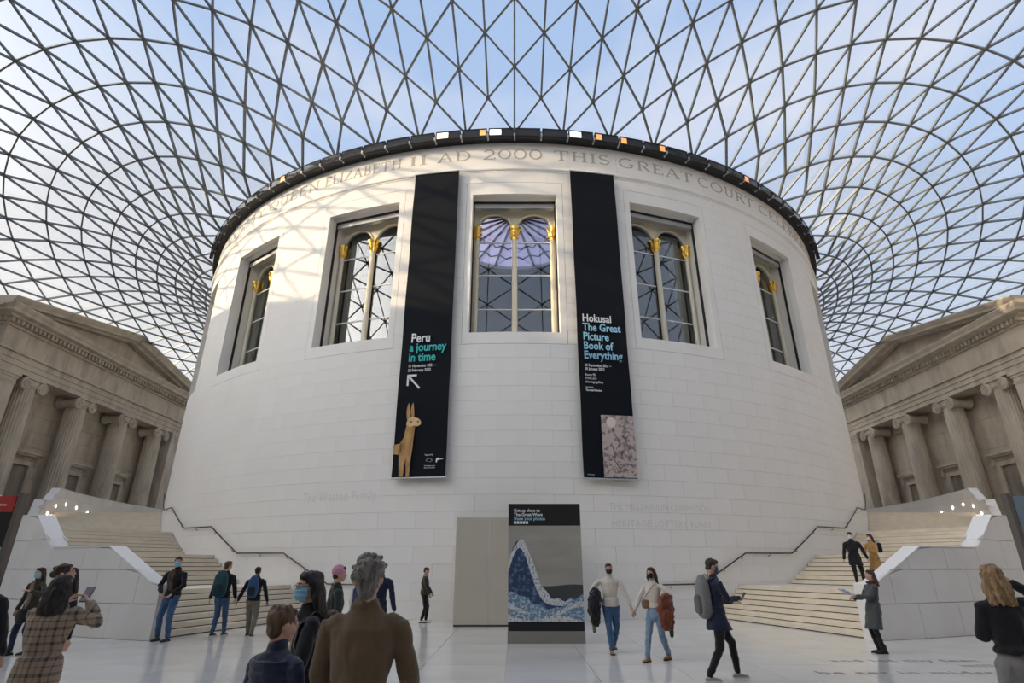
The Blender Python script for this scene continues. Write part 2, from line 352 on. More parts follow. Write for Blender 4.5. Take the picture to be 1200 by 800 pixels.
# serif capitals for the carved inscription: strokes in a unit box (width, strokes); a stroke is a polyline with thickness
def arcp(cx, cy, rx, ry, a0, a1, n=10): return [(cx + rx * math.cos(rad(a0 + (a1 - a0) * i / n)), cy + ry * math.sin(rad(a0 + (a1 - a0) * i / n))) for i in range(n + 1)]
T, t_ = .11, .055
GL = {
 'I': (.30, [([(.15, 0), (.15, 1)], T), ([(.03, 0), (.27, 0)], t_), ([(.03, 1), (.27, 1)], t_)]),
 'L': (.58, [([(.14, 0), (.14, 1)], T), ([(.03, 0), (.54, 0), (.56, .18)], t_), ([(.03, 1), (.26, 1)], t_)]),
 'T': (.70, [([(.35, 0), (.35, 1)], T), ([(.03, .84), (.04, 1), (.66, 1), (.67, .84)], t_), ([(.24, 0), (.46, 0)], t_)]),
 'H': (.80, [([(.16, 0), (.16, 1)], T), ([(.64, 0), (.64, 1)], T), ([(.16, .52), (.64, .52)], t_), ([(.05, 0), (.27, 0)], t_), ([(.05, 1), (.27, 1)], t_), ([(.53, 0), (.75, 0)], t_), ([(.53, 1), (.75, 1)], t_)]),
 'E': (.60, [([(.14, 0), (.14, 1)], T), ([(.03, 0), (.54, 0), (.56, .16)], t_), ([(.03, 1), (.52, 1), (.54, .85)], t_), ([(.14, .52), (.44, .52)], t_)]),
 'A': (.78, [([(.08, 0), (.38, 1)], t_), ([(.38, 1), (.70, 0)], T), ([(.19, .36), (.58, .36)], t_), ([(0, 0), (.18, 0)], t_), ([(.60, 0), (.78, 0)], t_)]),
 'N': (.82, [([(.15, 0), (.15, 1)], t_), ([(.12, 1), (.66, 0)], T), ([(.66, 0), (.66, 1)], t_), ([(.05, 0), (.25, 0)], t_), ([(.02, 1), (.2, 1)], t_), ([(.56, 1), (.76, 1)], t_)]),
 'Z': (.68, [([(.06, .84), (.08, 1), (.60, 1)], t_), ([(.60, 1), (.07, 0)], T), ([(.07, 0), (.62, 0), (.64, .17)], t_)]),
 'D': (.80, [([(.15, 0), (.15, 1)], T), ([(.03, 0), (.36, 0)] + arcp(.36, .5, .36, .5, -90, 90) + [(.03, 1)], t_ * 1.5)]),
 'B': (.64, [([(.15, 0), (.15, 1)], T), ([(.03, 0), (.32, 0)] + arcp(.32, .27, .25, .27, -90, 90) + [(.15, .54)], t_ * 1.4), ([(.15, .54), (.30, .54)] + arcp(.30, .77, .2, .23, -90, 90) + [(.03, 1)], t_ * 1.4)]),
 'R': (.72, [([(.15, 0), (.15, 1)], T), ([(.15, .50), (.34, .50)] + arcp(.34, .75, .22, .25, -90, 90) + [(.03, 1)], t_ * 1.4), ([(.34, .50), (.68, 0)], T), ([(.05, 0), (.26, 0)], t_), ([(.58, 0), (.74, 0)], t_)]),
 'C': (.76, [(arcp(.42, .5, .36, .5, 48, 312, 16), t_ * 1.5)]),
 'G': (.82, [(arcp(.42, .5, .36, .5, 48, 300, 16) + [(.66, .10), (.66, .42)], t_ * 1.5), ([(.54, .42), (.76, .42)], t_)]),
 'O': (.86, [(arcp(.43, .5, .38, .5, 0, 360, 22), t_ * 1.5)]),
 'Q': (.86, [(arcp(.43, .5, .38, .5, 0, 360, 22), t_ * 1.5), ([(.45, .02), (.85, -.22)], T)]),
 'U': (.78, [([(.16, 1), (.16, .3)] + arcp(.39, .3, .23, .3, 180, 360) + [(.62, 1)], t_ * 1.5), ([(.05, 1), (.27, 1)], t_), ([(.52, 1), (.72, 1)], t_)]),
 'S': (.58, [(arcp(.29, .75, .2, .25, 30, 250, 9) + arcp(.29, .26, .22, .26, 80, -150, 9), t_ * 1.6)]),
 'J': (.34, [([(.18, 1), (.18, .1), (.02, -.12)], T), ([(.06, 1), (.3, 1)], t_)]),
 'M': (.92, [([(.14, 0), (.18, 1)], t_), ([(.18, 1), (.46, .1)], T), ([(.46, .1), (.74, 1)], t_), ([(.74, 1), (.78, 0)], T), ([(.04, 0), (.24, 0)], t_), ([(.68, 0), (.88, 0)], t_)]),
 'Y': (.70, [([(.06, 1), (.35, .48)], T), ([(.35, .48), (.64, 1)], t_), ([(.35, 0), (.35, .48)], T), ([(.24, 0), (.46, 0)], t_)]),
 'W': (1.0, [([(.06, 1), (.3, 0)], T), ([(.3, 0), (.5, .85)], t_), ([(.5, .85), (.7, 0)], T), ([(.7, 0), (.94, 1)], t_)]),
 '2': (.66, [(arcp(.3, .7, .24, .3, 160, -30, 10) + [(.06, 0)], t_ * 1.6), ([(.06, 0), (.6, 0), (.62, .14)], t_ * 1.3)]),
 '0': (.70, [(arcp(.35, .5, .29, .5, 0, 360, 22), t_ * 1.5)]),
}
def ribbon(mb, pts, wd, place, d=.012):
    for (x0, y0), (x1, y1) in zip(pts, pts[1:]):
        dx, dy = x1 - x0, y1 - y0; l = math.hypot(dx, dy) or 1; nx, ny = -dy / l * wd / 2, dx / l * wd / 2; ex, ey = dx / l * .012, dy / l * .012
        q = [(x0 - nx - ex, y0 - ny - ey), (x1 - nx + ex, y1 - ny + ey), (x1 + nx + ex, y1 + ny + ey), (x0 + nx - ex, y0 + ny - ey)]
        mb.pair([place(x, y, 0) for x, y in q], [place(x, y, d) for x, y in q])
LS, LZ = .52, 19.17
def word(s, th0, th1=None, size=LS, z=LZ, m='carved', gapk=.10):
    tot = sum(GL[c][0] for c in s) + gapk * (len(s) - 1)
    deg = math.degrees(size / R0)
    k = 1 if th1 is None else (th1 - th0) / (tot * deg)
    x = 0
    for c in s:
        wd, st = GL[c]; mb = MB()
        for pts, tk in st:
            ribbon(mb, pts, tk, lambda a, b, d: P(R0 - .002 + d, th0 + (x + a) * deg * k, z + b * size))
        bld(mb, 'carved_letter', M[m], drum)
        x += wd + gapk
word('QUEEN', -35.9, -25.9); word('ELIZABETH', -25.0, -13.9); word('II', -12.9, -10.6)
word('AD', -9.3, -5.2); word('2000', -3.75, 3.3); word('THIS', 4.7, 11.6); word('GREAT', 12.7, 23.2); word('COURT', 24.0, 34.4); word('CELEBRATING', 35.6, 60)
word('MAJESTY', -50, -37)
# donors' names cut faintly low on the wall
def wall_text(s, th0, z, size, m, xs=1):
    me = text_mesh(s, size, ext=.0025, space=1.08); me.transform(Matrix.Diagonal((xs, 1, 1, 1))); me.materials.clear(); me.materials.append(M[m])
    for v in me.vertices:
        x, y, d = v.co; p = P(R0 + .0015 + d, th0 + math.degrees(x / R0), z + y); v.co = p
    return ob('wall_inscription', me, drum)
wall_text('The Weston Family', -21.6, 3.98, .52, 'carved_faint', .72)
wall_text('THE MILLENNIUM COMMISSION', 8.9, 3.60, .34, 'carved_faint', .80)
wall_text('HERITAGE LOTTERY FUND', 9.0, 3.02, .34, 'carved_faint', .92)

# ---- one window bay (built facing the camera, then copied round the drum)
def window_bay(first):
    root = empty('window_1', kind='structure')
    g = .014 / R0 * 57.3
    # casing: four curved stones round the opening
    for (a, b, z0, z1) in ((-aC + g, -aW, CZ0 + .014, CZ1 - .014), (aW, aC - g, CZ0 + .014, CZ1 - .014), (-aW, aW, CZ0 + .014, WZ0), (-aW, aW, WZ1, CZ1 - .014)):
        bld(MB().polar(R0 - .3, R0, a, b, z0, z1, 4), 'casing_stone', M['stone_plain'], root)
    y0 = -R0 * math.cos(rad(aW)) + .02; d = lambda k: -R0 + k
    th = .08
    jb = MB()
    for s in (-1, 1):
        jb.box((min(s * WH, s * (WH + th)), d(.28), WZ0 - .05), (max(s * WH, s * (WH + th)), d(.60), WZ1 + .05))
    jb.box((-WH, d(.28), WZ0 - .08), (WH, d(.60), WZ0)); jb.box((-WH, d(.28), WZ1), (WH, d(.60), WZ1 + .08))
    bld(jb, 'stone_reveal', M['stone_plain'], root)
    mf = MB()
    for s in (-1, 1): mf.box((min(s * (WH + .05), s * (WH - .07)), d(.60), WZ0), (max(s * (WH + .05), s * (WH - .07)), d(.70), WZ1))
    mf.box((-WH, d(.60), WZ1 - .12), (WH, d(.70), WZ1)); mf.box((-WH, d(.60), WZ0 - .02), (WH, d(.70), WZ0 + .02))
    bld(mf, 'metal_frame', M['dark'], root)
    bl = MB().box((-WH + .07, d(.62), WZ1 - .34), (WH - .07, d(.84), WZ1 - .12)); bld(bl, 'blind_box', M['alu'], root)
    ij = MB()
    for s in (-1, 1): ij.box((min(s * (WH - .02), s * (WH + th)), d(.70), WZ0), (max(s * (WH - .02), s * (WH + th)), d(1.36), WZ1 + .1))
    ij.box((-WH - .05, d(.70), WZ0 - .1), (WH + .05, d(1.36), WZ0 + .02)); ij.box((-WH - .05, d(.84), WZ1 - .02), (WH + .05, d(1.36), WZ1 + .1))
    bld(ij, 'plaster_jamb', M['jamb'], root)
    # arched head plate
    yf, yb = d(1.18), d(1.32); zs = 16.10; rr = .76; cx = .90; zt = WZ1; pl = MB()
    def xz(x0, x1, z0, z1): pl.box((x0, yf, z0), (x1, yb, z1))
    xz(-WH + .02, -cx - rr, WZ0, zt); xz(cx + rr, WH - .02, WZ0, zt); xz(-cx + rr, cx - rr, zs, zt)
    for s in (-1, 1):
        n = 14
        for i in range(n):
            a0, a1 = PI * i / n, PI * (i + 1) / n
            p0 = (s * cx - rr * math.cos(a0), zs + rr * math.sin(a0)); p1 = (s * cx - rr * math.cos(a1), zs + rr * math.sin(a1))
            pl.pair([(p0[0], yf, p0[1]), (p1[0], yf, p1[1]), (p1[0], yf, zt), (p0[0], yf, zt)], [(p0[0], yb, p0[1]), (p1[0], yb, p1[1]), (p1[0], yb, zt), (p0[0], yb, zt)])
    pl.box((-WH + .02, yf, WZ0), (WH - .02, yb, WZ0 + .12))
    hd = bld(pl, 'arched_head', M['cream'], root)
    ar = MB()
    for s in (-1, 1):
        ar.tube([(s * cx - (rr + .05) * math.cos(PI * i / 18), yf - .02, zs + (rr + .05) * math.sin(PI * i / 18)) for i in range(19)], .045, 6)
    bld(ar, 'arch_moulding', M['cream'], hd, True)
    # columns with gilded capitals
    for x in (-cx - rr - .03, 0, cx + rr + .03):
        r = .13 if x == 0 else .10
        cmb = MB().lathe([(r * 1.4, WZ0 + .12), (r * 1.4, WZ0 + .24), (r * 1.1, WZ0 + .30), (r, WZ0 + .38), (r * .92, 15.55)], (x, yf - .05, 0), 14)
        col = bld(cmb, 'mullion_column', M['cream'], root, True)
        cap = MB().lathe([(r * .95, 15.50), (r * 1.1, 15.54), (r * .95, 15.60), (r * 1.15, 15.70), (r * 1.5, 15.82), (r * 1.25, 15.86), (r * 1.6, 15.98), (r * 2.0, 16.08), (r * 2.0, 16.14)], (x, yf - .05, 0), 24, lambda q, z, k: q * (1 + .13 * math.cos(k * PI * 2 / 3)))
        for k in range(8):
            a = PI / 4 * k; cap.tube([(x + r * 1.0 * math.cos(a), yf - .05 + r * math.sin(a), 15.62), (x + r * 1.5 * math.cos(a), yf - .05 + r * 1.5 * math.sin(a), 15.78), (x + r * 1.9 * math.cos(a), yf - .05 + r * 1.9 * math.sin(a), 15.84), (x + r * 1.8 * math.cos(a), yf - .05 + r * 1.8 * math.sin(a), 15.76)], [.05, .05, .035, .02], 5)
        bld(cap, 'gilded_capital', M['gold'], col, True, 60)
    zb = [WZ0 + .12, 12.05, 13.72, 15.42]
    for s in (-1, 1):
        for z in zb[1:]:
            bld(MB().box((s * cx - rr, yf + .03, z - .025), (s * cx + rr, yf + .09, z + .025)), 'glazing_bar', M['white'], root)
        for i in range(4):
            x0, x1 = s * cx - rr, s * cx + rr; z0 = zb[i] + .02
            if i < 3: poly = [(x0, z0), (x1, z0), (x1, zb[i + 1] - .02), (x0, zb[i + 1] - .02)]
            else: poly = [(x0, z0), (x1, z0)] + [(s * cx + rr * math.cos(PI * k / 14), zs + rr * math.sin(PI * k / 14)) for k in range(15)]
            bld(MB().prism([(x, yf + .05, z) for x, z in poly], (0, .012, 0)), 'window_pane', M['wglass'], root)
    return root
w0 = window_bay(True)
for i, a in enumerate(x for x in WIN if x):
    c = copy_tree(w0, None, (0, 0, 0), rad(a)); c.name = 'window_%d' % (i + 2); c['kind'] = 'structure'
# curtains drawn to the jambs behind the glass
for a, s, lb in ((-18.5, -1, 'beige curtain gathered at the left jamb of the window left of the left banner'), (18.5, 1, 'beige curtain gathered at the right jamb of the window right of the right banner'),
                 (-37, -1, 'beige curtain behind the far left drum window'), (37, 1, 'beige curtain behind the far right drum window')):
    rings = []
    for i in range(12):
        z = WZ0 - .1 + (16.4 - WZ0 + .1) * i / 11; wd = .75 - .45 * math.sin(PI * min(1, i / 8) * .5) if True else 0
        wd = .28 + .62 * (i / 11) ** 1.5
        rings.append([(s * (1.60 - wd * k / 16), -R0 + 1.52 + .05 * math.sin(k * 1.7), z) for k in range(17)] + [(s * (1.60 - wd * k / 16), -R0 + 1.56 + .05 * math.sin(k * 1.7), z) for k in range(16, -1, -1)])
    o = bld(MB().rings(rings), 'curtain', M['curtain'], None, True, label=lb, cat='curtain'); o.data.transform(Matrix.Translation((0, R0 - 1.5, -WZ0))); o.location = P(R0 - 1.5, a, WZ0); o.rotation_euler = (0, 0, rad(a))

# dome of the reading room above and inside the drum, with its glazed lantern
dome = empty('reading_room_dome', kind='structure')
dp = [(R0 - 1.34, 20.3), (20.2, 22.3), (18.6, 24.2), (16.2, 26.0), (13.0, 27.6), (9.6, 28.8), (6.6, 29.35)]
ins = [(r - .35, z - .25) for r, z in dp]
bld(ringsolid(MB(), dp + ins[::-1], 72), 'dome_shell', M['wall_in'], dome, True, 30)
bld(ringsolid(MB(), [(6.55, 29.3), (6.9, 29.3), (6.9, 29.75), (6.2, 29.75), (6.2, 29.3)], 60), 'lantern_curb', M['jamb'], dome)
NL = 20
for k in range(NL):
    a0, a1 = 360 * k / NL, 360 * (k + 1) / NL
    for (r0, z0), (r1, z1) in (((6.25, 29.6), (3.9, 30.3)), ((3.9, 30.3), (.35, 31.25))):
        bld(MB().prism([P(r0, a0, z0), P(r0, a1, z0), P(r1, a1, z1), P(r1, a0, z1)], (0, 0, .02)), 'lantern_pane', M['lantern'], dome)
lb_ = MB()
for k in range(NL):
    lb_.tube([P(6.3, 18 * k, 29.62), P(3.9, 18 * k, 30.3), P(.3, 18 * k, 31.28)], .12, 6)
    for r_, z_ in ((3.9, 30.3), (5.1, 29.95)):
        lb_.tube([P(r_ - .25, 18 * k, z_ + .08), P(r_ + .15, 18 * k + 9, z_ - .04), P(r_ - .25, 18 * k + 18, z_ + .08)], .08, 6)
bld(lb_, 'lantern_ribs', M['lead'], dome)

# ------------------------------------------------------------------ floodlights on the gutter
def flood():
    rp = R0 + .50
    t = empty('floodlight', (0, -rp, 20.0))
    h = MB(); hw = math.degrees(.56 / R0)
    a = math.degrees(.02 / R0)
    h.pair([P(rp + .02, -hw, 20.0), P(rp + .02, hw, 20.0), P(rp - .14, hw, 20.0), P(rp - .14, -hw, 20.0)], [P(rp + .06, -hw, 20.46), P(rp + .06, hw, 20.46), P(rp - .10, hw, 20.46), P(rp - .10, -hw, 20.46)])
    hs = bld(h, 'lamp_housing', M['dark'], t)
    fr = MB()
    for z0, z1 in ((20.0, 20.05), (20.41, 20.46)): fr.polar(rp + .03, rp + .075, -hw, hw, z0, z1, 1)
    for s in (-1, 1): fr.polar(rp + .03, rp + .075, min(s * hw, s * (hw - .1)), max(s * hw, s * (hw - .1)), 20.05, 20.41, 1)
    bld(fr, 'lamp_rim', M['black'], hs)
    bld(MB().polar(rp + .02, rp + .055, -hw + .1, hw - .1, 20.05, 20.41, 3), 'lamp_glass', M['lampglass'], t)
    br = MB().tube([P(rp - .05, hw + .12, 20.06), P(rp - .18, hw + .12, 19.98), P(rp - .22, hw + .12, 20.2)], .035, 6).polar(rp - .02, rp + .10, hw + .02, hw + .20, 20.0, 20.14, 1)
    bld(br, 'bracket', M['alu'], t)
    for ch in (hs, *hs.children, *t.children):
        if ch.data.get('moved') is None: ch.data.transform(Matrix.Translation((0, rp, -20.0))); ch.data['moved'] = 1
    return t
LP = 3.1
lit = {-5: None}
f0 = flood(); f0.rotation_euler = (0, 0, rad(.5 * LP)); f0.location = P(R0 + .50, .5 * LP, 20.0)
G = 'lit floodlights round the top of the drum'
def lamp_label(k):
    return {-7.5: 'y'}.get(k)
states = {-2.5: ('lamp_white', 'left end'), -1.5: ('lamp_orange', 'right end'), -.5: ('lamp_white', 'left end'), 2.5: ('lamp_white', 'left end'), 3.5: ('lamp_orange', 'left end'), 4.5: ('lamp_orange', 'left end'), 5.5: ('lamp_orange', 'right end'), 10.5: ('lamp_orange', 'left end'), -10.5: ('lamp_orange', 'right end')}
names = {-2.5: 'bright white glowing floodlight above the letters AD, the further left of two white ones', -1.5: 'floodlight glowing orange at its right end, between the two white lit ones',
         -.5: 'floodlight with a bright white glow just left of the drum centre above the date', 2.5: 'floodlight glowing white above the word THIS at the head of the right banner',
         3.5: 'floodlight glowing orange, first to the right of the white lit one above THIS', 4.5: 'floodlight glowing orange, middle of the three orange ones above GREAT',
         5.5: 'floodlight glowing orange at its right end, last of the three above GREAT', 10.5: 'floodlight with a small red orange glow above the word COURT', -10.5: 'floodlight with a copper glow above the name ELIZABETH on the left'}
ORD = ['first', 'second', 'third', 'fourth', 'fifth', 'sixth', 'seventh', 'eighth', 'ninth', 'tenth']
unlit = {.5: 'unlit black floodlight just right of the white one at the drum centre', 1.5: 'unlit black floodlight just left of the white one above THIS'}
for q in range(7): unlit[-3.5 - q] = 'unlit black floodlight on the gutter, %s left of the leftmost white one' % ORD[q]
for q in range(8): unlit[-11.5 - q] = 'unlit black floodlight on the gutter, %s beyond the copper glowing one towards the left' % ORD[q]
for q in range(4): unlit[6.5 + q] = 'unlit black floodlight on the gutter, %s right of the three orange ones above GREAT' % ORD[q]
for q in range(8): unlit[11.5 + q] = 'unlit black floodlight on the gutter, %s beyond the reddish one above COURT' % ORD[q]
for i in range(-19, 19):
    k = i + .5
    if k > 19: continue
    o = f0 if k == .5 else copy_tree(f0, None, P(R0 + .50, k * LP, 20.0), rad(k * LP))
    if k in states:
        tag(o, names[k], 'floodlight')
        mk, side = states[k]; s = -1 if side == 'left end' else 1
        for ch in o.children:
            if ch.name.startswith('lamp_glass'):
                hw = 1.44; q = .62 if mk == 'lamp_white' else .8
                a, b = (-hw + .12, -hw + .12 + (hw - .1) * 2 * (1 - q) * 1.3) ; 
                if s > 0: a, b = -b, -a
                bld(MB().polar(R0 + .50 + .055, R0 + .50 + .07, a, b, 20.08, 20.38, 2), 'glowing_tube', M[mk], ch, mtx=Matrix.Translation((0, R0 + .50, -20.0)))
    else:
        tag(o, unlit[k], 'floodlight', 'unlit floodlights round the top of the drum')
    if k in states: o['group'] = G

# ------------------------------------------------------------------ roof lattice
def roof_nodes(N=124, Jn=22, b=35.89, c=48.98, d=51.89, a=22.5, wr=.462):
    ids = {}
    for j in range(Jn + 1):
        for i in range(N):
            if (i + j) % 2 == 0: ids[(i, j)] = len(ids)
    n = len(ids); X = np.zeros((n, 2)); per = 4 * b + 2 * (c + d)
    def bd(i):
        s = ((i + N / 2) % N - N / 2) / N * per; sg = 1 if s >= 0 else -1; s = abs(s)
        if s <= b: return (sg * s, -c)
        s -= b
        if s <= c + d: return (sg * b, -c + s)
        return (sg * (b - (s - c - d)), d)
    Mx = np.eye(n)
    for (i, j), k in ids.items():
        th = 2 * PI * i / N; p0 = np.array([a * math.sin(th), -a * math.cos(th)]); p1 = np.array(bd(i)); X[k] = p0 + (p1 - p0) * j / Jn
    Rh = X.copy()
    for (i, j), k in ids.items():
        if j in (0, Jn): continue
        l = [(ids[((i + di) % N, j + dj)], 1.) for di in (-1, 1) for dj in (-1, 1)] + [(ids[(i, j + dj)], wr) for dj in (-2, 2) if 0 <= j + dj <= Jn]
        wt = sum(q for _, q in l); Rh[k] = 0
        for m_, q in l: Mx[k, m_] -= q / wt
    X = np.linalg.solve(Mx, Rh)
    S = (19.972, 19.108, 18.884, 39.981, -2.315, -13.239, 2.388)
    Z = {}
    x, y = X[:, 0], X[:, 1]; r = np.hypot(x, y); ct, st = x / r, -y / r
    psi = (1 - x / b) * (1 + x / b) * (1 + y / c) * (1 - y / d)
    with np.errstate(all='ignore'):
        eta = psi / ((1 - a * x / (r * b)) * (1 + a * x / (r * b)) * (1 + a * y / (r * c)) * (1 - a * y / (r * d)))
    al = (r / a - 1) * psi; c2 = ct * ct - st * st
    z = (S[0] - S[1]) * eta + S[1] + al * (S[2] * (1 + c2) / 2 + S[3] * (1 - c2) / 2 + S[4] * st) + S[5] * al * (r / a - 1) + S[6] * (r / a - 1) ** 2 * psi * psi * (1 - c2) / 2
    V = {}
    for (i, j), k in ids.items():
        if j == 0:
            th = 2 * PI * i / N; V[(i, j)] = Vector((22.46 * math.sin(th), -22.46 * math.cos(th), 20.56))
        else: V[(i, j)] = Vector((X[k, 0], X[k, 1], z[k]))
    return V, N, Jn
V, RN, RJ = roof_nodes()
def nrm(i, j):
    a = V.get(((i + 1) % RN, j + 1 if j < RJ else j - 1)); b = V.get(((i - 1) % RN, j + 1 if j < RJ else j - 1)); c = V.get((i, j + 2 if j + 2 <= RJ else j - 2))
    p = V[(i, j)]; n = (a - p).cross(b - p)
    if n.length < 1e-6: return Vector((0, 0, 1))
    n.normalize(); return n if n.z > 0 else -n
NR = {k: nrm(*k) for k in V}
edges, tris = [], []
for (i, j) in V:
    for di in (-1, 1):
        q = ((i + di) % RN, j + 1)
        if q in V: edges.append(((i, j), q))
    q = (i, j + 2)
    if q in V: edges.append(((i, j), q))
    # triangles right and left of the radial bar (i,j)-(i,j+2)
    if q in V:
        for di in (-1, 1): tris.append(((i, j), ((i + di) % RN, j + 1), q))
for j in (0,):
    for i in range(0, RN, 2): tris.append(((i, 0), ((i + 2) % RN, 0), ((i + 1) % RN, 1))); edges.append(((i, 0), ((i + 2) % RN, 0)))
for i in range(0, RN):
    if (i, RJ) in V: edges.append(((i, RJ), ((i + 2) % RN, RJ))); tris.append(((i, RJ), ((i + 2) % RN, RJ), ((i + 1) % RN, RJ - 1)))
tris = [t for t in tris if all(k in V for k in t)]; edges = [e_ for e_ in edges if all(k in V for k in e_)]
cp, sp_ = math.cos(rad(21.92)), math.sin(rad(21.92))
def pix(p):
    y = p.y + DC; z = p.z - EH; dep = y * cp + z * sp_
    if dep < .5: return None
    return 603 + 657.6 * p.x / dep, 400 - 657.6 * (z * cp - y * sp_) / dep, dep
def seen(p):
    q = pix(p)
    if not q or not (-5 < q[0] < 1205 and -5 < q[1] < 460): return 0
    # hidden behind the drum?
    o = Vector((0, -DC)); d = Vector((p.x, p.y + DC)); t = -(o.dot(d)) / d.length_squared
    if 0 < t < 1 and (o + d * t).length < R0 and q[1] > 155: return 0
    return 1 / q[2]
roof = empty('ceiling', kind='structure')
bar_me = MB().box((-.042, 0, -.12), (.042, 1, 0)).mesh('lattice_bar', M['steel'])
def bar_frame(a, b):
    p, q = V[a], V[b]; y = q - p; L_ = y.length; y.normalize(); n = (NR[a] + NR[b]); x = y.cross(n).normalized(); z = x.cross(y).normalized()
    if z.z < 0: z = -z; x = -x
    return p, x, y, z, L_
edges.sort(key=lambda e_: -seen((V[e_[0]] + V[e_[1]]) / 2) * (V[e_[0]] - V[e_[1]]).length)
rest = MB()
for k, (a, b) in enumerate(edges):
    p, x, y, z, L_ = bar_frame(a, b)
    m = Matrix(((x.x, y.x * L_, z.x, p.x), (x.y, y.y * L_, z.y, p.y), (x.z, y.z * L_, z.z, p.z), (0, 0, 0, 1)))
    if k < 300: ob('lattice_bar', bar_me, roof, mtx=m)
    else: rest.box((-.042, 0, -.12), (.042, 1, 0), m)
bld(rest, 'lattice_bars', M['steel'], roof, kind='stuff')
nd = MB()
for k, p in V.items():
    n = NR[k]; x = Vector((1, 0, 0)).cross(n).normalized(); y = n.cross(x)
    nd.pair([p + (x * math.cos(a * PI / 3) + y * math.sin(a * PI / 3)) * .095 - n * .14 for a in range(6)], [p + (x * math.cos(a * PI / 3) + y * math.sin(a * PI / 3)) * .095 for a in range(6)])
bld(nd, 'lattice_joints', M['node'], roof, kind='stuff')
tris.sort(key=lambda t: -seen((V[t[0]] + V[t[1]] + V[t[2]]) / 3) * (V[t[0]] - V[t[1]]).cross(V[t[0]] - V[t[2]]).length)
rest = MB()
def tri_pane(mb, t):
    c = (V[t[0]] + V[t[1]] + V[t[2]]) / 3; pts = [V[k] + NR[k] * .035 for k in t]; c += NR[t[0]] * .035
    pts = [c + (p - c) * .985 for p in pts]; mb.prism(pts, NR[t[0]] * .02)
for k, t in enumerate(tris):
    if k < 300: mb = MB(); tri_pane(mb, t); bld(mb, 'roof_pane', M['pane'], roof)
    else: tri_pane(rest, t)
bld(rest, 'roof_panes', M['pane'], roof, kind='stuff')
# edge beam round the court
eb = MB()
for (x0, y0, x1, y1) in ((-36.3, -49.4, 36.3, -48.9), (-36.3, 51.8, 36.3, 52.3), (-36.3, -49.4, -35.8, 52.3), (35.8, -49.4, 36.3, 52.3)): eb.box((x0, y0, 18.75), (x1, y1, 19.1))
bld(eb, 'roof_edge_beam', M['steel'], roof)

